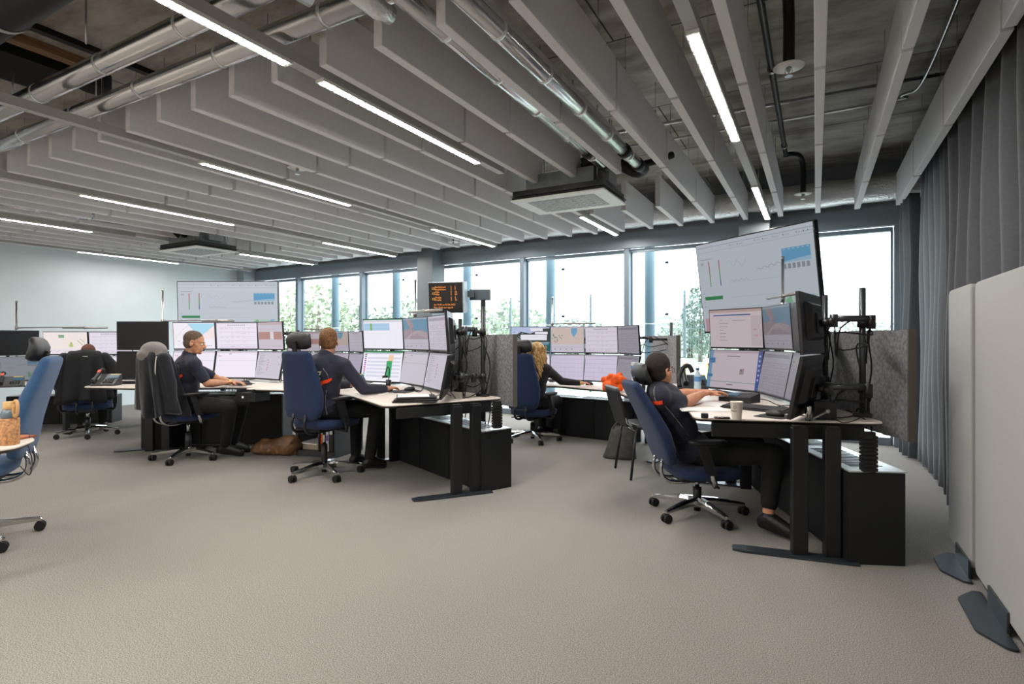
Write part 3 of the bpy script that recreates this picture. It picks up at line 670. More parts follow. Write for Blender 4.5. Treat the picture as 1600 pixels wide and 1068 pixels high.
# ================================================================ DESKS
def desk(name_lb, poly, z, legs, feet, apron=None, loc=None, cat='desk'):
    c = loc or (sum(p[0] for p in poly)/len(poly), sum(p[1] for p in poly)/len(poly))
    t = thing('desk', name_lb, cat, (c[0], c[1], 0))
    L_ = lambda p: (p[0]-c[0], p[1]-c[1])
    rp = round_poly([L_(p) for p in poly], .09, 6)
    n = len(rp); q = MB()
    ctr = Vector((sum(p[0] for p in rp)/n, sum(p[1] for p in rp)/n))
    def inset(k): 
        out = []
        for p in rp:
            v = Vector(p)-ctr; out.append((p[0]-v.x/v.length*k, p[1]-v.y/v.length*k))
        return out
    q.use(m_top); 
    A = q.ring([(*p, z) for p in inset(.004)]); B = q.ring([(*p, z-.004) for p in rp]); C_ = q.ring([(*p, z-.010) for p in rp]); E = q.ring([(*p, z-.026) for p in inset(.022)])
    q._f(A)
    for i in range(n): q._f((A[i], B[i], B[(i+1) % n], A[(i+1) % n]), True); q._f((B[i], C_[i], C_[(i+1) % n], B[(i+1) % n]), True)
    q.use(m_edge)
    for i in range(n): q._f((C_[i], E[i], E[(i+1) % n], C_[(i+1) % n]), True)
    q._f(E[::-1])
    q.build('desktop', None, t)
    for p in legs:
        x, y = L_(p); q = MB(); q.box((x, y, z/2-.015), (.085, .055, z-.03), (0, 0, p[2]), bev=.006); q.box((x, y, z*.75), (.072, .044, z*.45), (0, 0, p[2])); q.build('leg', m_black, t)
    for a, b_ in feet:
        a, b_ = Vector(L_(a)), Vector(L_(b_)); m_ = (a+b_)/2; d_ = b_-a; ang = math.atan2(d_.y, d_.x); l2 = d_.length/2
        pl = [(-l2, -.035), (-l2+.06, -.05), (l2, -.05), (l2, .05), (-l2+.06, .05), (-l2, .035)]
        R2 = Matrix.Rotation(ang, 2); pl = [tuple(R2 @ Vector(p)+m_) for p in pl]
        q = MB(); q.prism(pl, .002, .014); q.build('foot_plate', m_ft, t)
    if apron:
        for (a, b_, hh) in apron:
            a, b_ = Vector(L_(a)), Vector(L_(b_)); m_ = (a+b_)/2; d_ = b_-a
            q = MB(); q.box((m_.x, m_.y, z-.026-hh/2), (d_.length, .03, hh), (0, 0, math.atan2(d_.y, d_.x)), bev=.004); q.build('apron', m_cab, t)
    return t
class Fr:
    """station frame: origin, facing angle; r to the user's right, f ahead"""
    def __init__(s, o, a): s.o = Vector(o); s.a = a; s.f = Vector((math.cos(a), math.sin(a))); s.r = Vector((math.sin(a), -math.cos(a)))
    def __call__(s, r, f): v = s.o+s.r*r+s.f*f; return (v.x, v.y)
m_grl = mat('pale_grille_metal', 'c9cdce', .3, .35)
def cabinet(a, b_, dep, hgt, lb, doors=3, side=1):
    """low cabinet from near corner a to far corner b_ (front line), dep behind it"""
    a, b_ = Vector(a), Vector(b_); d_ = b_-a; L_ = d_.length; ang = math.atan2(d_.y, d_.x)
    t = thing('low_cabinet', lb, 'cabinet', (a.x, a.y, 0), ang, 'black low cabinets behind the desks'); s = side
    q = MB(); q.box((L_/2, s*dep/2, hgt/2-.006), (L_, dep, hgt-.012), bev=.003); q.build('body', m_cab, t)
    for i in range(doors):
        w_ = L_/doors; q = MB(); q.box((w_*(i+.5), -s*.006, hgt/2), (w_-.008, .014, hgt-.03)); q.build('front_panel', m_cab, t)
    q = MB(); q.box((L_/2, s*dep/2, hgt-.004), (L_+.01, dep+.012, .008)); tp = q.build('top_plate', m_grl, t)
    q = MB(); nn = int(L_/.045)
    for k in range(nn):
        if k % 14 in (0, 1): continue
        q.box(((k+.5)*.045+.01, s*dep/2, hgt+.0006), (.018, dep*.62, .0012))
    g = q.build('grille_slots', m_void, tp); g['kind'] = 'stuff'
    return t
m_felt = mat('grey_felt', '77767a', .95, noise=.35, nscale=45, bump=.3, bscale=150, sheen=.2)
m_fedge = mat('felt_edge', '5a544f', .8)
def felt(a, b_, z0, z1, lb):
    a, b_ = Vector(a), Vector(b_); d_ = b_-a; L_ = d_.length
    t = thing('felt_divider', lb, 'desk divider', (a.x, a.y, z0), math.atan2(d_.y, d_.x), 'grey felt desk dividers')
    q = MB(); q.box((L_/2, 0, (z1-z0)/2), (L_-.012, .036, z1-z0-.004)); q.build('felt_panel', m_felt, t)
    q = MB(); q.box((0, 0, (z1-z0)/2), (.012, .044, z1-z0)); q.build('edge_strip', m_fedge, t)
    [MB().box((L_*k, -.022, .05), (.04, .02, .12)).build('bracket', m_plast, t) for k in (.2, .8)]
    return t
UP = rad(4); DN = rad(-11)     # upper screens lean towards the user, lower ones away
def columns(V, z0, zmid, z1, kinds, sbr, who, grp, lbs):
    """V: column corners left to right seen by the user"""
    ends = []
    for i in range(len(V)-1):
        for row in (1, 0):
            kd, b_ = kinds[i][1-row], sbr[i]
            lb = lbs[i][1-row]
            if kd is None: continue
            if row: t, e = monitor(V[i], V[i+1], zmid+.004, z1-zmid-.004, UP, kd, b_, lb, grp, 'bottom', i*7+1)
            else: t, e = monitor(V[i], V[i+1], zmid-.004, zmid-z0, DN, kd, b_, lb, grp, 'top', i*7+2)
            ends.append((i, row, e))
    return ends
# ---- station 1 (right foreground) and 2 (middle): the same desk, turned
F1 = Fr((-1.157, 4.53), rad(37.5)); F2 = Fr((-3.95, 3.59), rad(81))
DP = [(1.15, -.24), (1.51, .755), (.0, 1.20), (-1.5, .755), (-1.12, -.2), (-.42, .10), (.35, .06)]
def std_desk(F, z, lb, dp=DP):
    poly = [F(*p) for p in dp]
    a0 = F.a; leg = []
    for (r, f) in ((1.41, .27), (1.47, .43), (-.12, .74), (.04, .78), (-1.10, .56), (-1.16, .66)): leg.append((*F(r, f), a0+rad(-20)))
    t = desk(lb, poly, z, leg, [(F(1.25, -.05), F(1.56, .52)), (F(-.34, .30), F(.0, .82)), (F(-.98, .36), F(-1.22, .72))],
                [(F(1.17, -.14), F(1.44, .66), .085)])
    p = Vector(F(1.60, .55))-Vector(t.location[:2]); q = MB()
    for k in range(9): q.box((p.x, p.y, .535+k*.022), (.075, .05, .017), (0, 0, a0+rad(-20)))
    q.box((p.x, p.y, .63), (.06, .035, .22), (0, 0, a0+rad(-20))); q.build('cable_spine', m_rubber, t)
    return t
std_desk(F1, .77, 'pale-topped wing desk of the man leaning back at the right', [(1.15, -.24), (1.51, .755), (.0, 1.20), (-1.3, .85), (-1.18, .20), (-.38, .10), (.35, .06)])
std_desk(F2, .745, 'pale-topped wing desk of the man seen from behind, in the middle')
cabinet(F1(1.56, .47), F1(.02, .86), .29, .52, 'black low cabinet under the right foreground desk, pale grille on top', 3, -1)
cabinet(F2(1.53, .46), F2(.02, .84), .29, .50, 'black low cabinet under the middle desk, its near end a plain grey block', 3, -1)
felt(F1(1.50, .92), F1(.10, 1.25), .655, 1.305, 'grey felt divider behind the right foreground desk')
felt(F2(1.50, .92), F2(.10, 1.25), .65, 1.29, 'grey felt divider behind the middle desk')
V1 = [(-.87, 5.42), (-.38, 5.13), (-.145, 4.6), (.03, 4.05), (-.08, 3.48)]
G1 = 'monitors of the right foreground desk'
g = ['of the right foreground desk', 'of the middle desk', 'of the fair-haired woman', 'of the man with cropped hair', 'of the far left desk', 'of the desk at the back by the windows']
e1 = columns(V1, .79, 1.155, 1.52, [('mail', 'desktop'), ('map_water', 'form'), ('off', 'blank'), ('log', 'log')], [.62, .30, .22, .3], '', G1,
  [('upper monitor with a pinkish mail page below the large tilted display', 'lower monitor with a blue-edged page behind the paper cup'),
   ('upper dim monitor with a map, second column '+g[0], 'lower dim monitor with a form, second column '+g[0]),
   ('upper monitor seen as a thin dim strip beside the big black monitor back', 'lower dim blank monitor beside the big black monitor back'),
   ('upper monitor showing its black back, nearest '+g[0], 'lower monitor showing its black back above the chrome clamp, '+g[0])])
E = {(i, r): e for i, r, e in e1}
pole(*F1(1.27, .80), .77, 1.56, [E[(3, 1)], E[(3, 0)]], 'steel monitor pole nearest the curtain, in front of the felt divider', 'monitor poles')
pole(*F1(.72, .98), .77, 1.56, [E[(2, 1)], E[(2, 0)]], 'second monitor pole from the curtain, in front of the felt divider', 'monitor poles')
pole(*F1(.28, 1.10), .77, 1.50, [E[(1, 1)], E[(1, 0)]], 'monitor pole hidden behind the dim map screen of the right desk', 'monitor poles')
pole(*F1(-.50, 1.07), .77, 1.45, [E[(0, 1)], E[(0, 0)]], 'monitor pole behind the mail screen of the right desk', 'monitor poles')
V2 = [(-4.50, 4.66), (-3.93, 4.69), (-3.38, 4.42), (-2.83, 4.04), (-2.55, 3.56)]
e2 = columns(V2, .765, 1.122, 1.475, [('schedule', 'gantt'), ('map_water', 'blank'), ('form', 'log'), ('form', 'form')], [.95, .62, .66, .5], '', 'monitors of the middle desk',
  [('upper monitor with blue and green schedule bars, left column '+g[1], 'lower monitor with coloured tabs and a green bar behind the headset'),
   ('upper monitor with a blue water map '+g[1], 'lower nearly blank grey monitor under the water map'),
   ('upper monitor with form boxes right of the water map', 'lower monitor with small red marks '+g[1]),
   ('upper monitor seen edge-on at the near end '+g[1], 'lower monitor seen edge-on at the near end '+g[1])])
E = {(i, r): e for i, r, e in e2}
pole(*F2(1.30, .72), .745, 1.53, [E[(3, 1)], E[(3, 0)]], 'steel monitor pole at the near end of the middle desk', 'monitor poles')
pole(*F2(.84, .92), .745, 1.44, [E[(2, 1)], E[(2, 0)]], 'monitor pole behind the form screens of the middle desk', 'monitor poles')
pole(*F2(.28, 1.12), .745, 1.42, [E[(1, 1)], E[(1, 0)]], 'monitor pole behind the water map of the middle desk', 'monitor poles')
pole(*F2(-.42, 1.13), .745, 1.42, [E[(0, 1)], E[(0, 0)]], 'monitor pole left of the schedule screen of the middle desk', 'monitor poles')
# ---- station 3 (woman)
Z3 = .655
V3 = [(-3.60, 6.47), (-3.14, 6.76), (-2.68, 6.86), (-2.20, 6.80), (-1.83, 6.47)]
e3 = columns(V3, .69, 1.05, 1.415, [('photo', 'blank'), ('map_city', 'sheet'), ('table', 'sheet'), ('form', 'form')], [.85, .72, .74, .36], '', 'monitors of the fair-haired woman',
  [('upper monitor with a hillside photo and white windows '+g[2], 'lower monitor half hidden by the hair '+g[2]),
   ('upper monitor with a pink city map '+g[2], 'lower monitor with a ruled sheet and small brown block '+g[2]),
   ('upper monitor with ruled rows right of the pink city map', 'lower monitor with a fine grid behind the hand '+g[2]),
   ('upper dim grey monitor turned sideways at the right '+g[2], 'lower dim grey monitor behind the spray bottle')])
desk('pale-topped desk of the fair-haired woman', [(-3.55, 6.05), P(868, 602, Z3).to_tuple(), P(960, 610, Z3).to_tuple(), (-1.55, 5.35), (-1.12, 5.45), (-1.5, 6.75), (-2.3, 7.12), (-3.3, 7.05), (-3.9, 6.7)], Z3,
     [(-3.35, 6.75, 0), (-1.75, 6.55, 0), (-1.9, 6.6, 0)], [((-3.4, 6.2), (-3.35, 6.8))])
cabinet((-3.35, 6.60), (-1.95, 6.46), .29, .50, 'black low cabinet with two visible doors under the desk of the fair-haired woman', 3, 1)
felt((-1.36, 6.35), (-1.85, 7.1), .65, 1.29, 'grey felt divider seen just right of the dim sideways monitors')
E = {(i, r): e for i, r, e in e3}
pole(-1.50, 6.62, Z3, 1.44, [E[(3, 1)], E[(3, 0)]], 'dark monitor pole left of the seated man with glasses', 'monitor poles', m_black)
pole(-2.72, 7.02, Z3, 1.34, [E[(1, 1)], E[(2, 1)]], 'monitor pole behind the city map monitor', 'monitor poles')
pole(-3.55, 6.80, Z3, 1.34, [E[(0, 1)], E[(0, 0)]], 'monitor pole behind the hillside photo monitor', 'monitor poles')
# ---- station 4 (man with cropped hair)
Z4 = .735
V4a = [(-7.23, 3.43), (-6.69, 3.73)]
V4 = [(-6.95, 3.93), (-6.44, 4.16), (-5.93, 4.37), (-5.42, 4.33)]
e4 = columns(V4, .765, 1.11, 1.455, [('map_lake', 'blank'), ('table', 'blank'), ('ruler', 'log')], [1.0, 1.0, .8], '', 'monitors of the man with cropped hair',
  [('upper monitor with a pale blue lake map above the cropped head', 'lower monitor hidden behind the cropped head'),
   ('upper monitor with ruled rows right of the cropped head', 'lower nearly blank monitor in front of the typing hands'),
   ('upper monitor with a brown band '+g[3], 'lower monitor with red marks above the dark mouse '+g[3])])
for row, lb in ((1, 'upper switched-off black monitor left of the hooded jacket'), (0, 'lower switched-off black monitor left of the hooded jacket')):
    monitor(V4a[0], V4a[1], 1.115 if row else 1.105, .34, rad(1) if row else rad(-3), 'off', 0, lb, 'switched-off monitors left of the hooded jacket', 'bottom' if row else 'top')
desk('pale-topped desk of the man with cropped hair', [P(128, 604, Z4).to_tuple(), P(235, 606, Z4).to_tuple(), P(400, 604, Z4).to_tuple(), P(448, 602, Z4).to_tuple(), (-4.95, 4.35), (-5.2, 4.75), (-6.2, 4.75), (-7.2, 4.35), (-7.75, 3.75)], Z4,
     [(-6.50, 3.42, rad(40)), (-6.36, 3.52, rad(40)), (-5.12, 4.3, 0)], [(P(178, 706, 0), P(262, 699, 0))])
q4 = cabinet(P(252, 694).to_tuple(), P(442, 694).to_tuple(), .29, .60, 'black low cabinet under the desk of the man with cropped hair', 3, 1)
MB().box((-6.62, 3.72, .30), (.34, .5, .60), (0, 0, rad(20)), bev=.004).build('x', m_cab).name = 'pedestal'
tag(D.objects['pedestal'], 'tall black pedestal under the switched-off monitors', 'cabinet')
pole(-6.62, 4.42, Z4, 1.35, [e[2] for e in e4[:2]], 'monitor pole behind the lake map monitor', 'monitor poles')
pole(-5.95, 4.60, Z4, 1.35, [e[2] for e in e4[2:4]], 'monitor pole behind the monitor with ruled rows of the man with cropped hair', 'monitor poles')
pole(-5.45, 4.55, Z4, 1.35, [e[2] for e in e4[4:6]], 'monitor pole behind the brown-band monitor', 'monitor poles')
pole(-7.05, 3.88, Z4, 1.35, [], 'monitor pole behind the switched-off monitors', 'monitor poles')
# ---- station 5 (far left)
Z5 = .65
V5 = [(-9.58, 3.02), (-9.60, 3.58)]
V5b = [(-9.79, 3.70), (-9.15, 3.99), (-8.66, 4.33)]
for row in (1, 0):
    monitor(V5[0], V5[1], 1.02 if row else 1.01, .345, rad(2) if row else rad(-5), 'off' if row else 'wall', .28, 'upper black monitor at the left picture edge' if row else 'lower dim blue monitor at the left picture edge', 'monitors of the far left desk', 'bottom' if row else 'top')
e5 = columns(V5b, .665, 1.01, 1.355, [('map_plan', 'heat'), ('table', 'blank')], [.95, .92], '', 'monitors of the far left desk',
  [('upper monitor with a pale plan and green patches '+g[4], 'lower monitor with a peach band '+g[4]), ('upper monitor with pink ruled rows '+g[4], 'lower pink monitor behind the desk telephone on the left')])
desk('pale-topped desk at the far left before the pale wall', [(-9.35, 2.55), P(40, 601, Z5).to_tuple(), P(112, 600, Z5).to_tuple(), (-7.9, 3.9), (-8.2, 4.7), (-9.0, 4.55), (-10.1, 4.0), (-10.0, 2.7)], Z5,
     [(-8.62, 3.5, 0), (-9.75, 2.9, 0)], [])
cabinet(P(10, 664).to_tuple(), P(175, 660).to_tuple(), .29, .42, 'black low cabinet behind the chair draped with a black jacket', 2, 1)
cabinet((-8.33, 4.35), (-7.3, 4.95), .29, .48, 'black low cabinet between the far left desk and the switched-off monitors', 2, 1)
pole(-9.35, 4.15, Z5, 1.25, [e[2] for e in e5], 'monitor pole behind the pale plan monitor', 'monitor poles')
pole(-9.8, 3.3, Z5, 1.25, [], 'monitor pole behind the black monitor at the left picture edge', 'monitor poles')
# ---- station 7 (behind the middle man)
V7 = [P(462, 600).to_tuple()]
V7 = [(-7.75, 6.25), (-7.15, 6.45), (-6.60, 6.52), (-6.10, 6.35)]
e7 = columns(V7, .68, 1.03, 1.37, [('ruler', 'blank'), ('map_city', 'log'), ('table', 'sheet')], [.6, .55, .5], '', 'monitors of the desk at the back by the windows',
  [('upper leftmost monitor '+g[5], 'lower leftmost monitor '+g[5]), ('upper pink map monitor behind the head of the middle man', 'lower monitor behind the head of the middle man'),
   ('upper dim ruled monitor right of the head of the middle man', 'lower dim monitor right of the head of the middle man')])
monitor((-6.08, 6.33), (-5.75, 5.95), 1.03, .34, UP, 'off', 0, 'upper dark monitor turned away beside the schedule screen', 'dark monitors at the back', 'bottom')
monitor((-6.08, 6.33), (-5.75, 5.95), 1.02, .34, DN, 'off', 0, 'lower dark monitor turned away beside the coloured-tab screen', 'dark monitors at the back', 'top')
desk('pale-topped desk at the back by the windows', [(-8.0, 5.6), (-6.9, 5.75), (-6.0, 5.5), (-5.5, 5.8), (-5.8, 6.5), (-6.5, 6.85), (-7.9, 6.6)], .64, [(-7.5, 6.3, 0), (-6.2, 6.3, 0)], [])
pole(-7.2, 6.65, .64, 1.3, [e[2] for e in e7[:2]], 'monitor pole at the back by the windows, left', 'monitor poles')
pole(-6.55, 6.7, .64, 1.3, [e[2] for e in e7[2:]], 'monitor pole at the back by the windows, right', 'monitor poles')
# ================================================================ LARGE DISPLAYS ON STANDS
def big_display(Pl, Pr, z1, h, tilt, s, lb, stand_lb):
    t, e = monitor(Pl, Pr, z1-h, h, tilt, 'wall', s, lb, 'large overview displays', 'bottom', 3, 'large_display', 'display', 0, .012, .02, False, .05)
    rz = t.rotation_euler.z; c = t.location; n = Vector((math.sin(rz), -math.cos(rz))); b_ = Vector((c.x, c.y))-n*.12
    st = thing('display_stand', stand_lb, 'stand', (b_.x, b_.y, 0), rz)
    q = MB(); q.box((-.15, 0, (z1-.3)/2), (.06, .06, z1-.3)); q.box((.15, 0, (z1-.3)/2), (.06, .06, z1-.3)); q.build('upright', m_black, st)
    q = MB(); q.box((0, 0, .03), (.9, .1, .05)); q.box((-.4, 0, .03), (.06, .7, .05)); q.box((.4, 0, .03), (.06, .7, .05)); q.build('base_frame', m_black, st)
    q = MB(); q.box((0, -.035, z1-h*.55), (.5, .03, .3)); q.build('bracket', m_black, st)
    return t
big_display(Pd(1101, 6.0), Pd(1288, 4.72), 2.27, .96, rad(8), .52, 'large tilted overview display in front of the right window', 'black floor stand of the large tilted display')
big_display(Pd(278, 9.0), Pd(436, 9.0), 2.19, .95, rad(2), .72, 'large overview display before the pale end wall', 'black floor stand of the far large display')
# ================================================================ DEPARTURE BOARD
c = Pd(697, 5.42); rz = math.atan2(.37, .93)+rad(-4)
t = thing('departure_screen', 'bulky screen with orange departure lines above the middle desk', 'screen', (c.x, c.y, 1.505), rz); t.rotation_euler = (rad(5), 0, rz)
q = MB(); q.loft([[(-.18, 0, 0), (.18, 0, 0), (.18, 0, .30), (-.18, 0, .30)], [(-.185, .03, -.005), (.185, .03, -.005), (.185, .03, .305), (-.185, .03, .305)], [(-.185, .13, -.005), (.185, .13, -.005), (.185, .13, .305), (-.185, .13, .305)], [(-.15, .20, .03), (.15, .20, .03), (.15, .20, .28), (-.15, .20, .28)]], sm=False); q.build('casing', mat('grey_casing', '9aa5ab', .4, .3), t)
q = MB(); q.box((0, -.004, .15), (.345, .012, .29), bev=.004); q.build('front_glass', m_off, t)
m_or = scr('ff9a3c', 1.0); RT = Matrix.Rotation(PI/2, 4, 'X')
rows_ = [('Bethlehem', '5', '2', .245), ('Bethlehem', '5', '7', .222), ('Ville', '5', '10', .196), ('Ville', '5', '20', .173), ('Praille', '5', '5', .142), ('Praille', '5', '12', .119)]
for a, b_, c_, z in rows_:
    for s_, x in ((a, -.105), (b_, .055), (c_, .095)):
        text_mesh('led_text', s_, .026, m_or, t, Matrix.Translation((x, -.0108, z)) @ RT)
for k, z in enumerate((.228, .18, .126)): text_mesh('led_number', '12', .034, scr('ffc25a', 1.0), t, Matrix.Translation((-.14, -.0108, z)) @ RT)
text_mesh('led_text', 'du 19.05 au 02.06.2025', .0235, m_or, t, Matrix.Translation((-.12, -.0108, .074)) @ RT)
text_mesh('led_text', "Plus d'info sur tpg.ch", .0235, m_or, t, Matrix.Translation((-.12, -.0108, .046)) @ RT)
p0 = Pd(755, 5.78)
st = thing('screen_pole', 'dark post with grey steel head holding the departure screen', 'stand', (p0.x, p0.y, 0), YAW)
MB().box((0, 0, .83), (.05, .05, 1.66)).build('post', m_black, st)
q = MB(); q.box((-.035, 0, 1.71), (.21, .08, .11), bev=.003); q.box((-.12, -.06, 1.71), (.07, .18, .06)); q.build('head', mat('zinc_grey', '59646c', .4, .5), st)
MB().box((.075, 0, 1.71), (.012, .085, .115)).build('end_plate', m_silver, st)
q = MB(); q.box((0, 0, .012), (.35, .35, .02)); q.build('base_plate', m_ft, st)
# ================================================================ SWIVEL CHAIRS (facing +Y)
def star_pts(a, r, z): return (r*math.cos(a), r*math.sin(a), z)
def swivel(loc, ang, sh, lb, rec=8, fab=None, star=0, arms=True, backlen=.62, headrest=True, chrome=True, arm_h=.21, hr=0, side=None):
    fab = fab or m_blue; t = thing('swivel_chair', lb, 'chair', (loc[0], loc[1], 0), ang-PI/2, 'blue swivel chairs with headrests')
    q = MB(); q.lathe([(.03, .055), (.042, .07), (.042, .12), (.03, .13)], n=18)
    for k in range(5):
        a = star+k*2*PI/5; d_ = Vector((math.cos(a), math.sin(a), 0)); n_ = Vector((-d_.y, d_.x, 0)); rings = []
        for r, z, w, h_ in ((.03, .10, .030, .030), (.12, .098, .026, .026), (.24, .086, .020, .018), (.325, .075, .016, .013), (.335, .073, .010, .010)):
            c = d_*r+Vector((0, 0, z)); rings.append([c+n_*w*x+Vector((0, 0, h_*y)) for x, y in ((-1, -.8), (1, -.8), (1, .3), (.45, 1), (-.45, 1), (-1, .3))])
        q.loft(rings, sm=False)
    q.build('star_base', m_chrome, t)
    for k in range(5):
        a = star+k*2*PI/5; c = Vector((.325*math.cos(a), .325*math.sin(a), 0)); sw = a*1.7+k; ax = Vector((math.cos(sw), math.sin(sw), 0)); q = MB()
        for s_ in (-1, 1):
            q.tube([c+ax*s_*.008+Vector((0, 0, .031)), c+ax*s_*.026+Vector((0, 0, .031))], .030, 16)
        q.tube([c+Vector((0, 0, .03)), c+Vector((0, 0, .078))], .010, 8); q.tube([c-ax*.01+Vector((0, 0, .045)), c+ax*.01+Vector((0, 0, .045))], .022, 12)
        q.build('caster', m_rubber, t)
    q = MB(); q.lathe([(.024, .03), (.024, .12), (.030, .125), (.030, sh*.5+.02)], n=16); q.build('column_sleeve', m_plast, t)
    q = MB(); q.lathe([(.016, sh*.5), (.016, sh-.10)], n=14); q.build('gas_column', m_chrome, t)
    q = MB(); q.box((0, -.02, sh-.095), (.20, .26, .05), bev=.012); q.box((0, .1, sh-.08), (.34, .05, .02)); q.tube([(.1, .02, sh-.10), (.24, .05, sh-.12)], .008, 8); q.tube([(-.1, -.06, sh-.10), (-.25, -.09, sh-.12)], .008, 8)
    q.build('mechanism', m_plast, t)
    q = MB(); pillow(q, [((0, .03, sh-.085), .20, .19, 0), ((0, .03, sh-.07), .245, .235, 0), ((0, .03, sh-.025), .255, .245, 0), ((0, .03, sh-.004), .235, .228, 0), ((0, .03, sh), .17, .17, 0)], 3.6, 28)
    q.build('seat', fab, t)
    th = rad(rec); ud = Vector((0, -math.sin(th), math.cos(th))); fd = Vector((0, math.cos(th), math.sin(th))); p0 = Vector((0, -.235, sh+.015))
    q = MB(); secs = []
    for u, w, h_, off in ((0, .150, .020, .0), (.02, .198, .036, 0), (.10, .226, .050, .015), (.22, .232, .052, .028), (.36, .212, .046, .020), (.50, .188, .040, .004), (.58, .176, .036, -.004), (.60, .168, .030, -.006), (.612, .14, .016, -.006)):
        c = p0+ud*(u*backlen/.61)+fd*off; secs.append((c, w, h_, th))
    pillow(q, secs, 3.4, 28); q.build('backrest', fab, t)
    mm_ = m_chrome if chrome else m_plast
    for x in (-.075, .075):
        q = MB(); q.tube(arc((x, -.08, sh-.11), (x*1.1, -.31, sh-.15), (x*1.05, -.29, sh+.0), 8)+[Vector((x, -.27, sh+.06))], .013, 10); q.build('back_support', mm_, t)
    if headrest:
        pt = p0+ud*(backlen+.02-hr)+fd*hr*.75; hs = []
        for u, w, h_, off in ((-.005, .09, .02, .035), (.01, .135, .032, .035), (.05, .150, .038, .028), (.09, .148, .036, .030), (.125, .13, .03, .048), (.14, .09, .016, .055)):
            hs.append((pt+ud*u+fd*off, w, h_, th))
        q = MB(); pillow(q, hs, 2.8, 24); q.build('headrest', m_hrest, t)
        q = MB(); q.box(pt+ud*.0-fd*.018, (.05, .014, .14), (-th*0+th, 0, 0)); q.build('headrest_bracket', m_plast, t)
    if arms:
        for s_ in (-1, 1):
            if side and s_ != side: continue
            q = MB(); q.tube([(s_*.17, .02, sh-.085), (s_*.27, .01, sh-.10), (s_*.285, -.0, sh-.07), (s_*.29, -.03, sh+.02)], [.014, .016, .018, .018], 10); q.build('arm_bracket', mm_, t)
            q = MB(); q.loft([[(s_*.29+x*.024, -.02+y*.030+k[1], k[0]) for x, y in ((-1, -1), (1, -1), (1, 1), (-1, 1))] for k in ((sh-.02, 0), (sh+arm_h-.02, -.07))], sm=False); q.build('arm_post', m_plast, t)
            q = MB(); pillow(q, [((s_*.285, -.05, sh+arm_h-.03), .035, .11, 0), ((s_*.285, -.05, sh+arm_h-.015), .046, .13, 0), ((s_*.285, -.05, sh+arm_h+.0), .042, .125, 0)], 2.6, 24); q.build('arm_pad', m_plast, t)
    return t
C1, C2, C3, C4, C5, C6 = (-.74, 4.07), (-3.95, 3.59), (-3.04, 6.03), (-5.74, 3.40), (-8.22, 3.57), (-4.50, 1.34)
swivel(C1, rad(33), .37, 'blue swivel chair under the man leaning back at the right', 24, m_blue, rad(12), hr=.075)
swivel(C2, rad(90), .53, 'blue swivel chair in the middle, seen squarely from behind', 7, m_blue, rad(48), chrome=False, backlen=.60)
swivel(C3, rad(86), .40, 'blue swivel chair of the fair-haired woman', 5, m_blue, rad(30), chrome=False, backlen=.66)
swivel(C4, rad(82), .50, 'blue swivel chair with the hooded jacket hung over its back', 8, m_blue, rad(20), headrest=False)
swivel(C5, rad(150), .43, 'blue swivel chair draped with a black jacket at the far left', 6, m_blue, rad(60), chrome=False, headrest=False)
swivel(C6, rad(236), .50, 'light blue swivel chair cut off by the left picture edge', 14, m_bluel, rad(5), backlen=.64, hr=.06)
# visitor chair
t = thing('visitor_chair', 'black four-legged visitor chair left of the leaning man', 'chair', (-1.36, 5.10, 0), rad(35)-PI/2)
q = MB(); secs = [((0, -.26-.10*u, .47+.34*u), .19+.03*math.sin(u*3), .018, rad(14)) for u in (0, .04, .3, .6, .9, 1.0)]
pillow(q, secs, 4, 22); q.build('backrest', m_plast, t)
q = MB(); pillow(q, [((0, 0, .435), .2, .2, 0), ((0, 0, .45), .22, .215, 0), ((0, 0, .475), .215, .21, 0), ((0, 0, .48), .18, .18, 0)], 4, 22); q.build('seat', m_plast, t)
for sx in (-1, 1):
    for y0, y1 in ((-.19, -.25), (.19, .24)):
        MB().tube([(sx*.20, y0, .45), (sx*.235, y1, .0)], .012, 10).build('leg', m_black, t)
q = MB(); [q.tube([(sx*.2, -.2, .44), (sx*.2, -.27, .5), (sx*.19, -.33, .72)], .010, 8) for sx in (-1, 1)]; q.tube([(-.2, .19, .43), (.2, .19, .43)], .01, 8); q.tube([(-.2, -.19, .43), (.2, -.19, .43)], .01, 8); q.build('frame', m_chrome, t)
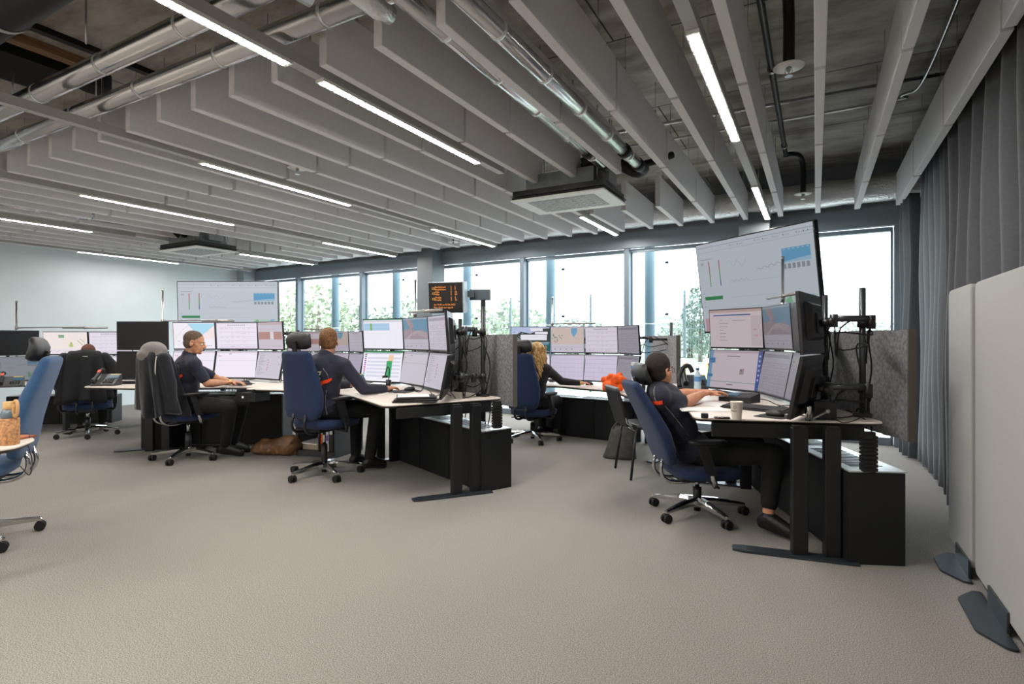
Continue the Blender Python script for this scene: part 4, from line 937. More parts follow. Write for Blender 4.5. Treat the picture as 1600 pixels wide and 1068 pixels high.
# ================================================================ PEOPLE
def blob(q, name, m, parent=None, vox=.007, sm=6):
    o = q.build(name, m, parent); r = o.modifiers.new('grow', 'REMESH'); r.mode = 'VOXEL'; r.voxel_size = vox; r.use_smooth_shade = True
    s_ = o.modifiers.new('soft', 'SMOOTH'); s_.factor = .6; s_.iterations = sm
    return o
def hand(q, wrist, fwd, up, lat, k=1.0, curl=.35, spread=1):
    """wrist joint, direction of the fingers, back of the hand, side of the thumb"""
    w = Vector(wrist); f = Vector(fwd).normalized(); u = Vector(up); u = (u-f*u.dot(f)).normalized(); l = u.cross(f).normalized()
    if l.dot(Vector(lat)) < 0: l = -l
    kn = []
    for i, x in enumerate((.030, .010, -.011, -.030)):
        kp = w+f*(.088-.004*abs(i-1))*k+l*x*k+u*.004; kn.append(kp); q.cap(w+l*x*.55*k+f*.01, .015*k, kp, .0115*k, 8)
    q.cap(w-f*.02, .024*k, w+f*.03*k, .024*k, 8)
    for i, (kp, L_) in enumerate(zip(kn, (.072, .080, .074, .058))):
        a = curl*(.8+.15*i); p = kp; dv = (f+l*(.10-.07*i)*spread).normalized(); ang = a*.5
        for j, (fr_, rr) in enumerate(((.45, .0095), (.30, .0088), (.25, .0080))):
            d2 = (dv*math.cos(ang)-u*math.sin(ang)); n_ = p+d2*L_*fr_*k; q.cap(p, rr*k, n_, (rr-.0007)*k, 8); p = n_; ang += a*.8
    p = w+f*.025*k+l*.022*k; d2 = (f*.75+l*.75-u*.25).normalized(); n_ = p+d2*.045*k; q.cap(p, .014*k, n_, .011*k, 8)
    d3 = (f*.95+l*.3-u*.2).normalized(); q.cap(n_, .0105*k, n_+d3*.032*k, .0085*k, 8)
def person(lb, loc, ang, J, hair, shirt, trousers, skin, sleeve, extra=None, female=False, hands=True):
    """J: joints in the seat frame, x to the person's right, y forward"""
    V = {k: Vector(v) for k, v in J.items() if k not in ('yaw', 'pitch', 'cuff')}
    HM_ = Matrix.Translation(V['head']) @ Matrix.Rotation(rad(J.get('yaw', 0)), 4, 'Z') @ Matrix.Rotation(rad(J.get('pitch', 0)), 4, 'X')
    hp = lambda x, y, z: HM_ @ Vector((x, y, z))
    tq = math.atan2(V['shR'].y-V['shL'].y, V['shR'].x-V['shL'].x)
    def ell(q, c, r, tw=0, n=16, til=0):
        M = Matrix.Translation(c) @ Matrix.Rotation(tw, 4, 'Z') @ Matrix.Rotation(til, 4, 'X'); q.sphere((0, 0, 0), r, n, M)
    spine = V['neck']-V['pelvis']; til = math.atan2(-spine.y, spine.z)
    wa = V['pelvis'].lerp(V['neck'], .40); ch = V['pelvis'].lerp(V['neck'], .72)
    k = .92 if female else 1.0
    def torso(q, g):
        ell(q, V['pelvis'], (.165*k+g, .120+g, .105+g), tq*.3, til=til*.5)
        ell(q, wa, (.140*k+g, .105+g, .16+g), tq*.6, til=til)
        ell(q, ch, (.165*k+g, .118+g, .165+g), tq, til=til)
        q.cap(V['shL'].lerp(ch, .12), .056+g, V['shR'].lerp(ch, .12), .056+g)
        for s_ in 'LR': q.cap(ch.lerp(V['sh'+s_], .35), .088*k+g, V['sh'+s_]-Vector((0, 0, .01)), .050*k+g)
        for s_ in 'LR': q.cap(V['sh'+s_], .056*k+g, V['neck'].lerp(V['sh'+s_], .25)+Vector((0, 0, .005)), .05+g)
    # ---- the body, one surface
    q = MB(); torso(q, 0)
    q.cap(V['neck']-Vector((0, 0, .02)), .058*k, hp(0, -.02, -.05), .053*k)
    q.sphere((0, 0, 0), (.074, .093, .082), 18, HM_ @ Matrix.Translation((0, -.012, .035)))
    q.sphere((0, 0, 0), (.060, .070, .075), 16, HM_ @ Matrix.Translation((0, .022, -.035)))
    q.cap(hp(-.03, .045, -.080), .022, hp(.03, .045, -.080), .022); q.cap(hp(0, .07, -.088), .018, hp(0, .06, -.07), .02)
    q.cap(hp(-.045, .03, -.01), .022, hp(.045, .03, -.01), .022)
    q.cap(hp(0, .084, .012), .009, hp(0, .106, -.022), .0125); q.cap(hp(-.012, .094, -.026), .008, hp(.012, .094, -.026), .008)
    q.cap(hp(-.016, .083, -.053), .0085, hp(.016, .083, -.053), .0085); q.cap(hp(-.035, .076, .022), .009, hp(.035, .076, .022), .009)
    for s_ in (-1, 1):
        for a in range(7):
            t0, t1 = a/7*5.2-.6, (a+1)/7*5.2-.6
            e = lambda t_: hp(s_*(.074+.008*abs(math.sin(t_))), -.008-.016*math.sin(t_), -.005+.028*math.cos(t_))
            q.cap(e(t0), .0058, e(t1), .0058, 6)
        q.cap(hp(s_*.070, -.004, -.005), .010, hp(s_*.076, -.006, -.018), .008, 8)
    for s_, sg in (('L', -1), ('R', 1)):
        sh, el, wr = V['sh'+s_], V['el'+s_], V['wr'+s_]
        q.cap(sh, .050*k, sh.lerp(el, .4), .047*k); q.cap(sh.lerp(el, .4), .047*k, el, .040*k)
        q.cap(el, .040*k, el.lerp(wr, .3), .043*k); q.cap(el.lerp(wr, .3), .043*k, wr, .027*k)
        f = (wr-el).normalized(); f.z *= .35
        if hands: hand(q, wr+f*.012, f, (0, 0, 1), (-sg, 0, 0), .98*k, J.get('curl', .4) if False else .42)
        hip = V['pelvis']+Vector((sg*.09, .02, -.02)); kn, an = V['kn'+s_], V['an'+s_]
        q.cap(hip, .085, kn, .056); q.cap(kn, .056, kn.lerp(an, .3), .054); q.cap(kn.lerp(an, .3), .054, an, .034)
        q.cap(an, .034, V['to'+s_]+Vector((0, 0, .0)), .026)
    body = blob(q, 'person', skin, None, .0058, 5)
    body.location = (loc[0], loc[1], 0); body.rotation_euler = (0, 0, ang-PI/2); tag(body, lb, 'person')
    # ---- clothes
    q = MB(); torso(q, .016)
    q.cap(V['neck']+Vector((0, -.005, -.03)), .075, V['neck']+(hp(0, -.02, -.05)-V['neck'])*.35, .068)
    for s_ in 'LR':
        sh, el, wr = V['sh'+s_], V['el'+s_], V['wr'+s_]
        if sleeve < .6:
            q.cap(sh, .060, sh.lerp(el, sleeve*1.75), .058)
        else:
            q.cap(sh, .066*k, sh.lerp(el, .5), .060*k); q.cap(sh.lerp(el, .5), .060*k, el, .053*k); q.cap(el, .053*k, el.lerp(wr, .92), .040*k)
    so = blob(q, 'jacket' if sleeve > .6 else 'shirt', shirt, body, .0075, 10)
    q = MB(); ell(q, V['pelvis']+Vector((0, .01, -.015)), (.178*k, .135, .115), 0)
    for s_, sg in (('L', -1), ('R', 1)):
        hip = V['pelvis']+Vector((sg*.09, .02, -.02)); kn, an = V['kn'+s_], V['an'+s_]
        q.cap(hip, .098, hip.lerp(kn, .5), .086); q.cap(hip.lerp(kn, .5), .086, kn, .070); q.cap(kn, .070, kn.lerp(an, .4), .064); q.cap(kn.lerp(an, .4), .064, kn.lerp(an, J.get('cuff', .95)), .052)
    blob(q, 'trousers', trousers, body, .009, 5)
    for s_ in 'LR':
        an, to = V['an'+s_], V['to'+s_]; d_ = (to-an); d_.z = 0; d_.normalize(); q = MB()
        hz = an.z-.065
        q.cap(an-Vector((0, 0, .01)), .046, an-d_*.03-Vector((0, 0, .03)), .042); q.cap(an-d_*.035+Vector((0, 0, -.045)), .036, to+Vector((0, 0, -.012+.0)), .034)
        q.cap(an+d_*.03-Vector((0, 0, .02)), .046, to, .038); q.cap(an-d_*.04-Vector((0, 0, .055)), .030, to+d_*.01-Vector((0, 0, .016)), .030)
        blob(q, 'shoe', m_shoe, body, .007, 3)
    if hair: hair(body, hp, HM_)
    q = MB(); 
    for s_ in (-1, 1): q.sphere(hp(s_*.032, .0755, .003), .0112, 10)
    e = q.build('eyes', mat('eye_white', 'ddd8d2', .2), body)
    q = MB(); [q.sphere(hp(s_*.032, .0845, .003), .0052, 8) for s_ in (-1, 1)]; q.build('irises', mat('iris', '2b1d14', .2), e)
    if extra: extra(body, so, hp, V)
    return body
def short_hair(m, top=.010, brow=True):
    def f(body, hp, M):
        q = MB(); q.sphere((0, 0, 0), (.0765+top*.3, .094+top*.3, .083+top), 20, M @ Matrix.Translation((0, -.022, .044)))
        q.sphere((0, 0, 0), (.074, .072, .072), 18, M @ Matrix.Translation((0, -.034, -.004)))
        blob(q, 'hair', m, body, .006, 3)
        if brow:
            q = MB(); [q.cap(hp(s_*.018, .086, .024), .0035, hp(s_*.045, .079, .026), .003, 6) for s_ in (-1, 1)]; q.build('eyebrows', m, body)
    return f
def band(parent, pts, w, m, name, tgt, dir_=(0, 1, 0)):
    """strip of cloth laid onto the garment"""
    q = MB(); n = len(pts); rows = []
    for i, p in enumerate(pts):
        p = Vector(p); t_ = (Vector(pts[min(i+1, n-1)])-Vector(pts[max(i-1, 0)])).normalized(); s_ = t_.cross(Vector(dir_)).normalized()*w/2
        rows.append([q.b.verts.new(p+s_), q.b.verts.new(p-s_)])
    for a, b_ in zip(rows, rows[1:]): q._f((a[0], b_[0], b_[1], a[1]), True)
    o = q.build(name, m, parent); sd = o.modifiers.new('sub', 'SUBSURF'); sd.subdivision_type = 'SIMPLE'; sd.levels = 2; sd.render_levels = 2
    sw = o.modifiers.new('lay', 'SHRINKWRAP'); sw.target = tgt; sw.wrap_method = 'NEAREST_SURFACEPOINT'; sw.wrap_mode = 'OUTSIDE_SURFACE'; sw.offset = .003
    return o
m_bor = mat('orange_reflective', 'ff4d12', .6, emit=0.0); m_pip = mat('grey_piping', 'a59d94', .6); m_let = mat('cream_lettering', 'ece3c8', .6)
m_hbrown = mat('dark_brown_hair', '241914', .8, noise=.4, nscale=60, bump=.6, bscale=160)
m_hcrop = mat('cropped_hair', '5b4a3c', .85, noise=.3, nscale=120, bump=.4, bscale=300)
m_hginger = mat('ginger_brown_hair', '3c332b', .8, noise=.3, nscale=80, bump=.5, bscale=160, col2='8a5a28')
m_hblond = mat('blond_hair', 'b8935f', .55, noise=.35, nscale=40, bump=.4, bscale=120)
def on_back(so, body, V, txt, size, orange=True, zoff=-.10):
    """lettering, orange band and piping on the back of a garment"""
    c = (V['shL']+V['shR'])/2; ax = (V['shR']-V['shL']).normalized(); dn = (V['pelvis']-V['neck']).normalized(); bk = ax.cross(dn).normalized()
    if bk.y > 0: bk = -bk
    B = lambda x, z: c+ax*x+dn*z+bk*.16
    if orange: band(so, [B(x, .150-.10*abs(x)) for x in (-.21, -.17, -.12, -.06, 0, .06, .12, .17, .21)], .036, m_bor, 'orange_band', so, bk)
    for s_ in (-1, 1):
        band(so, [B(s_*.085, -.01), B(s_*.12, .04), B(s_*.145, .09), B(s_*.16, .14)], .005, m_pip, 'shoulder_piping', so, bk)
        band(so, [B(s_*.12, .20), B(s_*.10, .28), B(s_*.11, .36), B(s_*.13, .44)], .005, m_pip, 'side_piping', so, bk)
    if txt:
        M = Matrix((( ax.x, -dn.x, bk.x, 0), (ax.y, -dn.y, bk.y, 0), (ax.z, -dn.z, bk.z, 0), (0, 0, 0, 1)))
        o = text_mesh('lettering', txt, size, m_let, so, Matrix.Translation(B(0, .085)) @ M, .0002, 'CENTER', .15)
        sw = o.modifiers.new('lay', 'SHRINKWRAP'); sw.target = so; sw.wrap_method = 'PROJECT'; sw.use_negative_direction = True; sw.use_positive_direction = True
        sw.wrap_method = 'NEAREST_SURFACEPOINT'; sw.wrap_mode = 'OUTSIDE_SURFACE'; sw.offset = .004
# person 1: leaning back at the right
def ex1(body, so, hp, V):
    on_back(so, body, V, '', .1, False)
    band(so, [(-.06, -.46, .80), (.0, -.47, .79), (.06, -.46, .785), (.12, -.43, .79), (.17, -.38, .805), (.19, -.34, .82)], .06, m_bor, 'orange_band', so, (.3, -1, .3))
    band(so, [(.20, -.31, .76), (.20, -.25, .70), (.20, -.18, .63), (.20, -.12, .56)], .006, m_pip, 'waist_piping', so, (1, 0, 0))
    band(so, [(.10, -.36, .93), (.15, -.40, .90), (.18, -.42, .86), (.19, -.40, .81)], .006, m_pip, 'sleeve_piping', so, (1, -1, .5))
    q = MB(); 
    for s_ in (-1, 1):
        q.tube([hp(s_*.012, .098, .008), hp(s_*.03, .100, .018), hp(s_*.052, .090, .014), hp(s_*.05, .093, -.014), hp(s_*.026, .101, -.016), hp(s_*.012, .098, .008)], .0022, 6)
        q.tube([hp(s_*.054, .090, .012), hp(s_*.078, .04, .010), hp(s_*.080, -.01, .006)], .0022, 6)
    q.tube([hp(-.012, .099, .006), hp(.012, .099, .006)], .002, 6); q.build('glasses', m_plast, body)
person('person with short dark hair, glasses and dark polo leaning back while typing at the right', C1, rad(37),
  dict(pelvis=(-.02, -.03, .475), neck=(-.03, -.285, .905), shR=(.125, -.325, .855), shL=(-.19, -.21, .865), cuff=.80, head=(-.02, -.27, 1.02), yaw=24, pitch=4,
       elR=(.02, -.09, .80), wrR=(-.20, .14, .835), elL=(-.34, .0, .82), wrL=(-.30, .22, .835), knR=(.38, .34, .50), anR=(.44, .26, .115), toR=(.56, .34, .05),
       knL=(-.04, .44, .54), anL=(-.09, .66, .16), toL=(-.08, .80, .10)), short_hair(m_hbrown, .014), m_navy, m_dark, m_skin, .42, ex1)
def ex2(body, so, hp, V): on_back(so, body, V, 'ng', .13)
person('person with short ginger-brown hair and navy jacket with orange back band, seen from behind', C2, rad(84),
  dict(pelvis=(.05, -.03, .63), neck=(.09, -.07, 1.07), shR=(.28, .0, 1.01), shL=(-.10, -.10, 1.01), head=(.085, -.015, 1.215), yaw=44, pitch=-4,
       elR=(.40, .12, .80), wrR=(.42, .36, .79), elL=(-.20, .14, .81), wrL=(-.10, .36, .80), knR=(.26, .40, .58), anR=(.22, .34, .115), toR=(.25, .48, .05),
       knL=(-.06, .42, .58), anL=(.0, .36, .115), toL=(.0, .50, .05)), short_hair(m_hginger, .012), m_navy, m_dark, m_skin2, 1.0, ex2)
def curls(body, hp, M):
    rnd = random.Random(5); q = MB(); q.sphere((0, 0, 0), (.094, .106, .104), 18, M @ Matrix.Translation((0, -.022, .040)))
    q.sphere((0, 0, 0), (.09, .065, .14), 16, M @ Matrix.Translation((0, -.06, -.05))); blob(q, 'hair', m_hblond, body, .008, 2)
    for i in range(70):
        a = rnd.uniform(-2.3, 2.3); x0, y0 = math.sin(a)*.100, -.02-math.cos(a)*.10; L_ = rnd.uniform(.24, .40); ph = rnd.uniform(0, 6); pts = []; z0 = rnd.uniform(.02, .10)
        for j in range(15):
            u = j/14; r_ = .010+.006*u; pts.append(hp(x0*(1+.30*u*math.sin(u*PI*.9))+r_*math.cos(ph+u*15), y0-.02*u+r_*math.sin(ph+u*15), z0-L_*u))
        q = MB(); q.tube(pts, [.014*(1-.6*abs(2*j/14-1)**3) for j in range(15)], 6); q.build('curl', m_hblond, body)
m_blk = mat('black_knit', '15161a', .95, noise=.1, nscale=40, bump=.4, bscale=30, sheen=.2)
def ex3(body, so, hp, V):
    d_ = (V['wrR']-V['elR']).normalized(); q = MB(); q.tube([V['wrR']-d_*.012, V['wrR']+d_*.006], .034, 16); q.build('bracelet', mat('gold', 'd8b46a', .3, 1), body)
person('person with long curly fair hair and black jumper reaching over the desk', C3, rad(84),
  dict(pelvis=(.05, -.03, .50), neck=(.09, -.06, .94), shR=(.24, -.05, .88), shL=(-.08, -.05, .88), head=(.10, -.03, 1.075), yaw=-12, pitch=0,
       elR=(.32, .15, .735), wrR=(.46, .36, .705), elL=(-.24, .12, .70), wrL=(-.16, .34, .70), knR=(.12, .40, .46), anR=(.12, .40, .115), toR=(.13, .54, .05),
       knL=(-.12, .40, .46), anL=(-.10, .38, .115), toL=(-.10, .52, .05)), curls, m_blk, m_dark, m_skin, 1.0, ex3, True)
def ex4(body, so, hp, V):
    on_back(so, body, V, 'ng', .12)
    d_ = (V['wrL']-V['elL']).normalized(); q = MB(); q.tube([V['wrL']-d_*.02, V['wrL']+d_*.008], .031, 16); q.build('wrist_watch', mat('pale_gold', 'd9c389', .35, .9), body)
person('person with cropped hair and navy short-sleeved polo typing, facing right', C4, rad(58),
  dict(pelvis=(.05, -.02, .60), neck=(.12, .0, 1.05), shR=(.285, .06, .99), shL=(-.05, -.02, .99), head=(.15, .06, 1.205), yaw=-14, pitch=-12,
       elR=(.29, .17, .80), wrR=(.10, .33, .785), elL=(-.05, .28, .81), wrL=(.03, .40, .785), knR=(.36, .38, .56), anR=(.10, .34, .115), toR=(.16, .48, .05),
       knL=(.12, .50, .56), anL=(-.02, .42, .115), toL=(.0, .56, .05)), short_hair(m_hcrop, .002), m_navy, m_dark, m_skin2, .42, ex4)
person('person hidden behind the jacket-draped chair, only the brown hair showing', C5, rad(150),
  dict(pelvis=(0, .02, .52), neck=(0, -.02, .94), shR=(.17, -.02, .88), shL=(-.17, -.02, .88), head=(0.0, .06, 1.045), yaw=0, pitch=-12,
       elR=(.22, .16, .70), wrR=(.14, .36, .69), elL=(-.22, .16, .70), wrL=(-.14, .36, .69), knR=(.12, .42, .48), anR=(.12, .42, .115), toR=(.12, .55, .05),
       knL=(-.12, .42, .48), anL=(-.12, .42, .115), toL=(-.12, .55, .05)), short_hair(mat('brown_hair', '5a3526', .8, noise=.3, nscale=80), .01), m_blk, m_dark, m_skin, 1.0)
# ================================================================ JACKETS ON CHAIRS
def drape(name, lb, loc, ang, m, ztop, zbot, wt, wb, y0, dep, seed, rec=8, folds=8, amp=.045):
    t = thing(name, lb, 'jacket', (loc[0], loc[1], 0), ang-PI/2); rnd = random.Random(seed); q = MB(); rings = []; N = 56
    phs = [rnd.uniform(0, 6) for _ in range(4)]; tn = math.tan(rad(rec))
    for j in range(15):
        u = j/14; z = ztop+(zbot-ztop)*u; a = wt+(wb-wt)*u**.8; b_ = dep*(1+.35*u)
        if j == 0: a, b_ = a*.72, b_*.55
        if j == 1: a, b_ = a*.93, b_*.85
        rg = []
        for i, (x, y) in enumerate(sq(a, b_, N, 2.6)):
            th = 2*PI*i/N; w_ = amp*u*(math.sin(folds*th+phs[0])+.6*math.sin((folds+4)*th+phs[1]+u*2)); L_ = math.hypot(x, y)
            zz = z+(.03*math.sin(3*th+phs[2])*u if j == 14 else 0)-(.03*abs(x)/a if u < .3 else .03)
            rg.append((x*(1+w_/L_), y0+y*(1+w_/L_)-(z-.5)*tn, zz))
        rings.append(rg)
    q.loft(rings); q.build('cloth', m, t); return t, tn
m_hood = mat('grey_jersey', '76726f', .95, noise=.1, nscale=60, bump=.4, bscale=40, sheen=.2)
m_hdark = mat('dark_blue_jersey', '0e131b', .95, noise=.15, nscale=30, bump=.6, bscale=16, sheen=.25)
t, tn = drape('hooded_jacket', 'dark hooded jacket with grey hood hung over the chair back', C4, rad(82), m_hdark, 1.17, .53, .19, .29, -.235, .12, 3)
q = MB(); yy = -.225-.65*tn
q.sphere((0, 0, 0), (.175, .11, .10), 20, Matrix.Translation((0, yy-.005, 1.125)))
q.sphere((0, 0, 0), (.14, .10, .07), 20, Matrix.Translation((.0, yy-.05, 1.09)))
for k in range(12):
    a0, a1 = PI*k/12, PI*(k+1)/12
    q.cap((math.cos(a0)*.17, yy-.10*math.sin(a0)-.01, 1.10-.05*math.sin(a0)), .024, (math.cos(a1)*.17, yy-.10*math.sin(a1)-.01, 1.10-.05*math.sin(a1)), .024, 8)
hd = blob(q, 'hood', m_hood, t, .009, 5)
for s_, ln in ((-1, .20), (1, .24)):
    MB().tube(cable_pts([(s_*.165, yy-.03, 1.10), (s_*.195, yy-.06, 1.04), (s_*.20, yy-.07, 1.10-ln)], 10), .006, 8).build('drawstring', mat('cord_white', 'c9c4ba', .8), t)
for s_ in (-1, 1):
    q = MB(); q.cap((s_*.19, yy+.01, 1.06), .06, (s_*.255, -.27, .82), .055); q.cap((s_*.255, -.27, .82), .055, (s_*.265, -.25, .57), .042); blob(q, 'sleeve', m_hdark, t, .010, 4)
t, tn = drape('black_jacket', 'black jacket draped over the chair at the far left', C5, rad(150), mat('black_softshell', '0c0e13', .8, noise=.2, nscale=20, bump=.5, bscale=14), 1.12, .50, .20, .24, -.225, .075, 8, 6)
q = MB(); yy = -.225-.5*tn
q.cap((-.13, yy, 1.06), .045, (.13, yy, 1.06), .045); blob(q, 'collar', m_blk, t, .010, 4)
for s_ in (-1, 1):
    q = MB(); q.cap((s_*.20, yy, 1.03), .055, (s_*.29, -.25, .90), .06); q.cap((s_*.29, -.25, .90), .06, (s_*.27, -.2, .66), .045); blob(q, 'sleeve', m_blk, t, .010, 4)
band(t, [(-.02, yy-.14, 1.045), (.02, yy-.14, 1.045), (.05, yy-.14, 1.045)], .012, m_pip, 'neck_label', t.children[0])
# ================================================================ THINGS ON THE DESKS
def on(px, py, z): v = P(px, py, z); return (v.x, v.y, z)
def lamp(pp, z0, zt, A, B_, zb, lb, lb2=None):
    """thin steel pole with a slim lamp bar on an arm"""
    t = thing('desk_lamp', lb, 'desk lamp', (pp[0], pp[1], z0), 0, 'slim bar desk lamps')
    A, B_ = Vector(A)-Vector(pp[:2]), Vector(B_)-Vector(pp[:2]); z = zb-z0
    q = MB(); q.tube([(0, 0, 0), (0, 0, zt-z0)], .013, 12); q.tube([(0, 0, zt-z0), (0, 0, zt-z0+.03)], .015, 12); q.build('pole', m_steel, t)
    q = MB(); q.box((0, 0, .012), (.07, .07, .024), bev=.004); q.build('desk_clamp', m_plast, t)
    m_ = (A+B_)/2
    q = MB(); q.tube([(0, 0, z), (m_.x, m_.y, z+.012)], .008, 8); q.tube([(0, 0, z-.025), (0, 0, z+.025)], .02, 12); q.build('arm', m_silver, t)
    q = MB(); q.tube([(A.x, A.y, z), (B_.x, B_.y, z)], .013, 12); q.tube([(m_.x+(A.x-m_.x)*.06, m_.y+(A.y-m_.y)*.06, z), (m_.x-(A.x-m_.x)*.06, m_.y-(A.y-m_.y)*.06, z)], .019, 12); q.build('lamp_bar', m_silver, t)
    return t
lamp(Pd(1223, 4.95), .77, 1.96, Pd(1199, 4.85), Pd(1250, 4.25), 1.605, 'slim bar lamp on a steel pole before the large tilted display')
lamp(Pd(649, 5.95), .745, 1.86, Pd(640, 5.5), Pd(690, 5.0), 1.515, 'slim bar lamp above the water map screen of the middle desk')
lamp(Pd(863, 7.62), .655, 1.80, Pd(881, 7.3), Pd(931, 7.25), 1.455, 'slim bar lamp above the monitors of the fair-haired woman')
lamp(Pd(254, 7.0), .735, 1.86, Pd(316, 6.9), Pd(367, 6.85), 1.475, 'slim bar lamp above the lake map monitor')
lamp(Pd(26, 8.1), .65, 1.78, Pd(98, 8.0), Pd(168, 8.05), 1.41, 'slim bar lamp above the pale plan monitor at the far left')
lamp(Pd(500, 8.75), .64, 1.39, Pd(475, 8.5), Pd(523, 8.5), 1.40, 'slim bar lamp above the monitors at the back by the windows')
m_lcd = scr('4f7f96', .5); m_amb = mat('yellow_label', 'c9b24a', .5)
def phone(loc, ang, lb, red=False):
    t = thing('desk_telephone', lb, 'telephone', loc, ang, 'desk telephones'); tl = rad(38)
    q = MB(); q.loft([[(-.11, -.09, 0), (.12, -.09, 0), (.12, .08, 0), (-.11, .08, 0)], [(-.11, -.09, .022), (.12, -.09, .022), (.12, .08, .125), (-.11, .08, .125)]], sm=False); q.build('body', mat('phone_grey', '3a3c3f', .5), t)
    M = Matrix.Translation((.02, -.006, .078)) @ Matrix.Rotation(math.atan2(.103, .17), 4, 'X')
    q = MB(); q.box((.045, .038, .0), (.10, .06, .006), M=M); q.build('display', m_lcd, t)
    q = MB(); q.box((.045, .076, .0), (.10, .012, .006), M=M); q.build('label_strip', m_amb, t)
    q = MB()
    for i in range(4):
        for j in range(4): q.box((-.015+i*.026, -.02-j*.016, .001), (.018, .010, .007), M=M)
    q.build('keypad', m_plast, t)['kind'] = 'stuff'
    q = MB(); pts = cable_pts([(-.085, -.095, .05), (-.085, -.06, .072), (-.085, .02, .13), (-.085, .075, .165), (-.085, .10, .165)], 12)
    n = len(pts); q.tube(pts, [.026 if i < n*.28 or i > n*.78 else .017 for i in range(n)], 12); hs = q.build('handset', m_plast, t)
    if red: q = MB(); q.box((-.085, .03, .158), (.03, .04, .008), (rad(40), 0, 0)); q.build('red_sticker', mat('red_label', 'c8503c', .6), hs)
    q = MB(); q.tube(cable_pts([(-.085, -.1, .04), (-.14, -.08, .01), (-.15, .03, .008), (-.1, .085, .02)], 16), .004, 6); q.build('coiled_cord', m_rubber, t)
    return t
phone(on(1084, 606, .77), rad(20), 'desk telephone with lit display beside the water bottle')
phone(on(553, 603, .745), rad(62), 'desk telephone with yellow strip between the middle man and the coloured-tab screen')
phone(on(166, 602, Z4), rad(38), 'desk telephone with red sticker on the wing before the switched-off monitors', True)
phone(on(17, 604, Z5), rad(62), 'desk telephone at the left picture edge, red sticker on its handset', True)
# headset charging arc left of the phone on desk 1
t = thing('leaning_handset', 'dark curved handset stand leaning behind the face of the man with glasses', 'headset stand', on(1062, 608, .77), rad(30))
MB().tube(cable_pts([(0, 0, .02), (.0, .02, .10), (.04, .03, .20), (.10, .03, .22), (.13, .02, .16)], 18), [.022]*19, 10).build('arc', m_plast, t)
MB().box((.02, 0, .012), (.14, .12, .024), bev=.006).build('base', m_plast, t)
def bottle(loc, lb):
    t = thing('water_bottle', lb, 'bottle', loc); m = mat('clear_plastic', 'bcd3df', .12, spec=.6)
    MB().lathe([(.028, 0), (.032, .006), (.032, .05), (.029, .07), (.032, .09), (.032, .145), (.014, .185), (.013, .20)], n=20).build('bottle_body', m, t)
    MB().lathe([(.015, .20), (.015, .218)], n=16).build('cap', mat('blue_cap', '1f4f86', .4), t)
    MB().lathe([(.0328, .095), (.0328, .14)], n=20, cap=False).build('paper_label', mat('blue_label', '5f8fc0', .5), t)
bottle(on(1090, 612, .77), 'clear water bottle with blue cap beside the lit telephone')
t = thing('spray_bottle', 'white spray bottle with blue trigger on the right desk', 'spray bottle', on(994, 606, .77), rad(20))
MB().lathe([(.040, 0), (.042, .01), (.042, .11), (.018, .17), (.016, .185)], n=20).build('bottle_body', m_wht, t)
MB().lathe([(.019, .182), (.019, .205)], n=16).build('collar', mat('blue_cap', '1f4f86', .4), t)
q = MB(); q.box((-.012, 0, .235), (.075, .026, .035), bev=.006); q.box((.0, 0, .215), (.022, .022, .03)); q.build('spray_head', m_wht, t)
q = MB(); q.tube([(-.035, 0, .225), (-.045, 0, .20), (-.03, 0, .175)], .006, 8); q.tube([(.028, 0, .245), (.045, 0, .22), (.04, 0, .18)], .008, 8); q.build('trigger', mat('blue_trigger', '2f7fc4', .4), t)
# paper cup
t = thing('paper_cup', 'white paper cup with recycling mark on the right desk', 'cup', on(1151, 655, .77), rad(-10))
MB().lathe([(.0265, 0), (.027, .002), (.0355, .102), (.037, .103), (.037, .107), (.034, .107), (.033, .095), (.0255, .006)], n=28).build('cup_body', mat('cup_paper', 'ded6c9', .7), t)
q = MB()
for k in range(3):
    a0 = k*2*PI/3+PI/2; 
    for a, b_ in ((a0+.35, a0+1.7),):
        p = [(math.cos(a+(b_-a)*i/4)*.0075, math.sin(a+(b_-a)*i/4)*.0075) for i in range(5)]
        q.tube([(x, -.0335-.0002, .075+y) for x, y in p], .0011, 6)
q.build('recycling_mark', m_plast, t)
text_mesh('cup_print', 'Papier', .012, m_plast, t, Matrix.Translation((-.021, -.0315, .050)) @ Matrix.Rotation(rad(85), 4, 'X'))
t = thing('earphone_case', 'small black box lying beside keys left of the paper cup', 'case', on(1101, 653, .77), rad(10))
MB().box((0, 0, .016), (.042, .04, .03), bev=.006).build('case_body', m_plast, t)
t = thing('key_ring', 'bunch of keys with black fob between black box and paper cup', 'keys', on(1120, 654, .77), rad(15))
MB().box((.03, .01, .006), (.09, .025, .012), (0, 0, rad(8)), bev=.003).build('fob', m_plast, t)
for k in range(4): MB().box((-.02+.012*k, -.012, .004+.003*k), (.05, .009, .002), (0, 0, rad(20+35*k))).build('key', m_steel if k % 2 else mat('rose_metal', 'b0705f', .3, .9), t)
def sheets(loc, ang, w, d, n, lb, grp=None):
    t = thing('paper_sheets', lb, 'paper', loc, ang, grp)
    for k in range(n): MB().box((.004*k, .006*k, .0012+.0022*k), (w, d, .002), (0, 0, rad(5*k))).build('sheet', m_paper, t)
    return t
sheets(on(1098, 640, .77), rad(20), .30, .21, 3, 'white papers on the right desk before the keyboard')
sheets(on(1122, 632, .77), rad(50), .21, .29, 1, 'single pale sheet beside the typing hands on the right desk')
sheets(on(586, 614, .745), rad(10), .30, .21, 2, 'white papers on the middle desk beside the mouse hand')
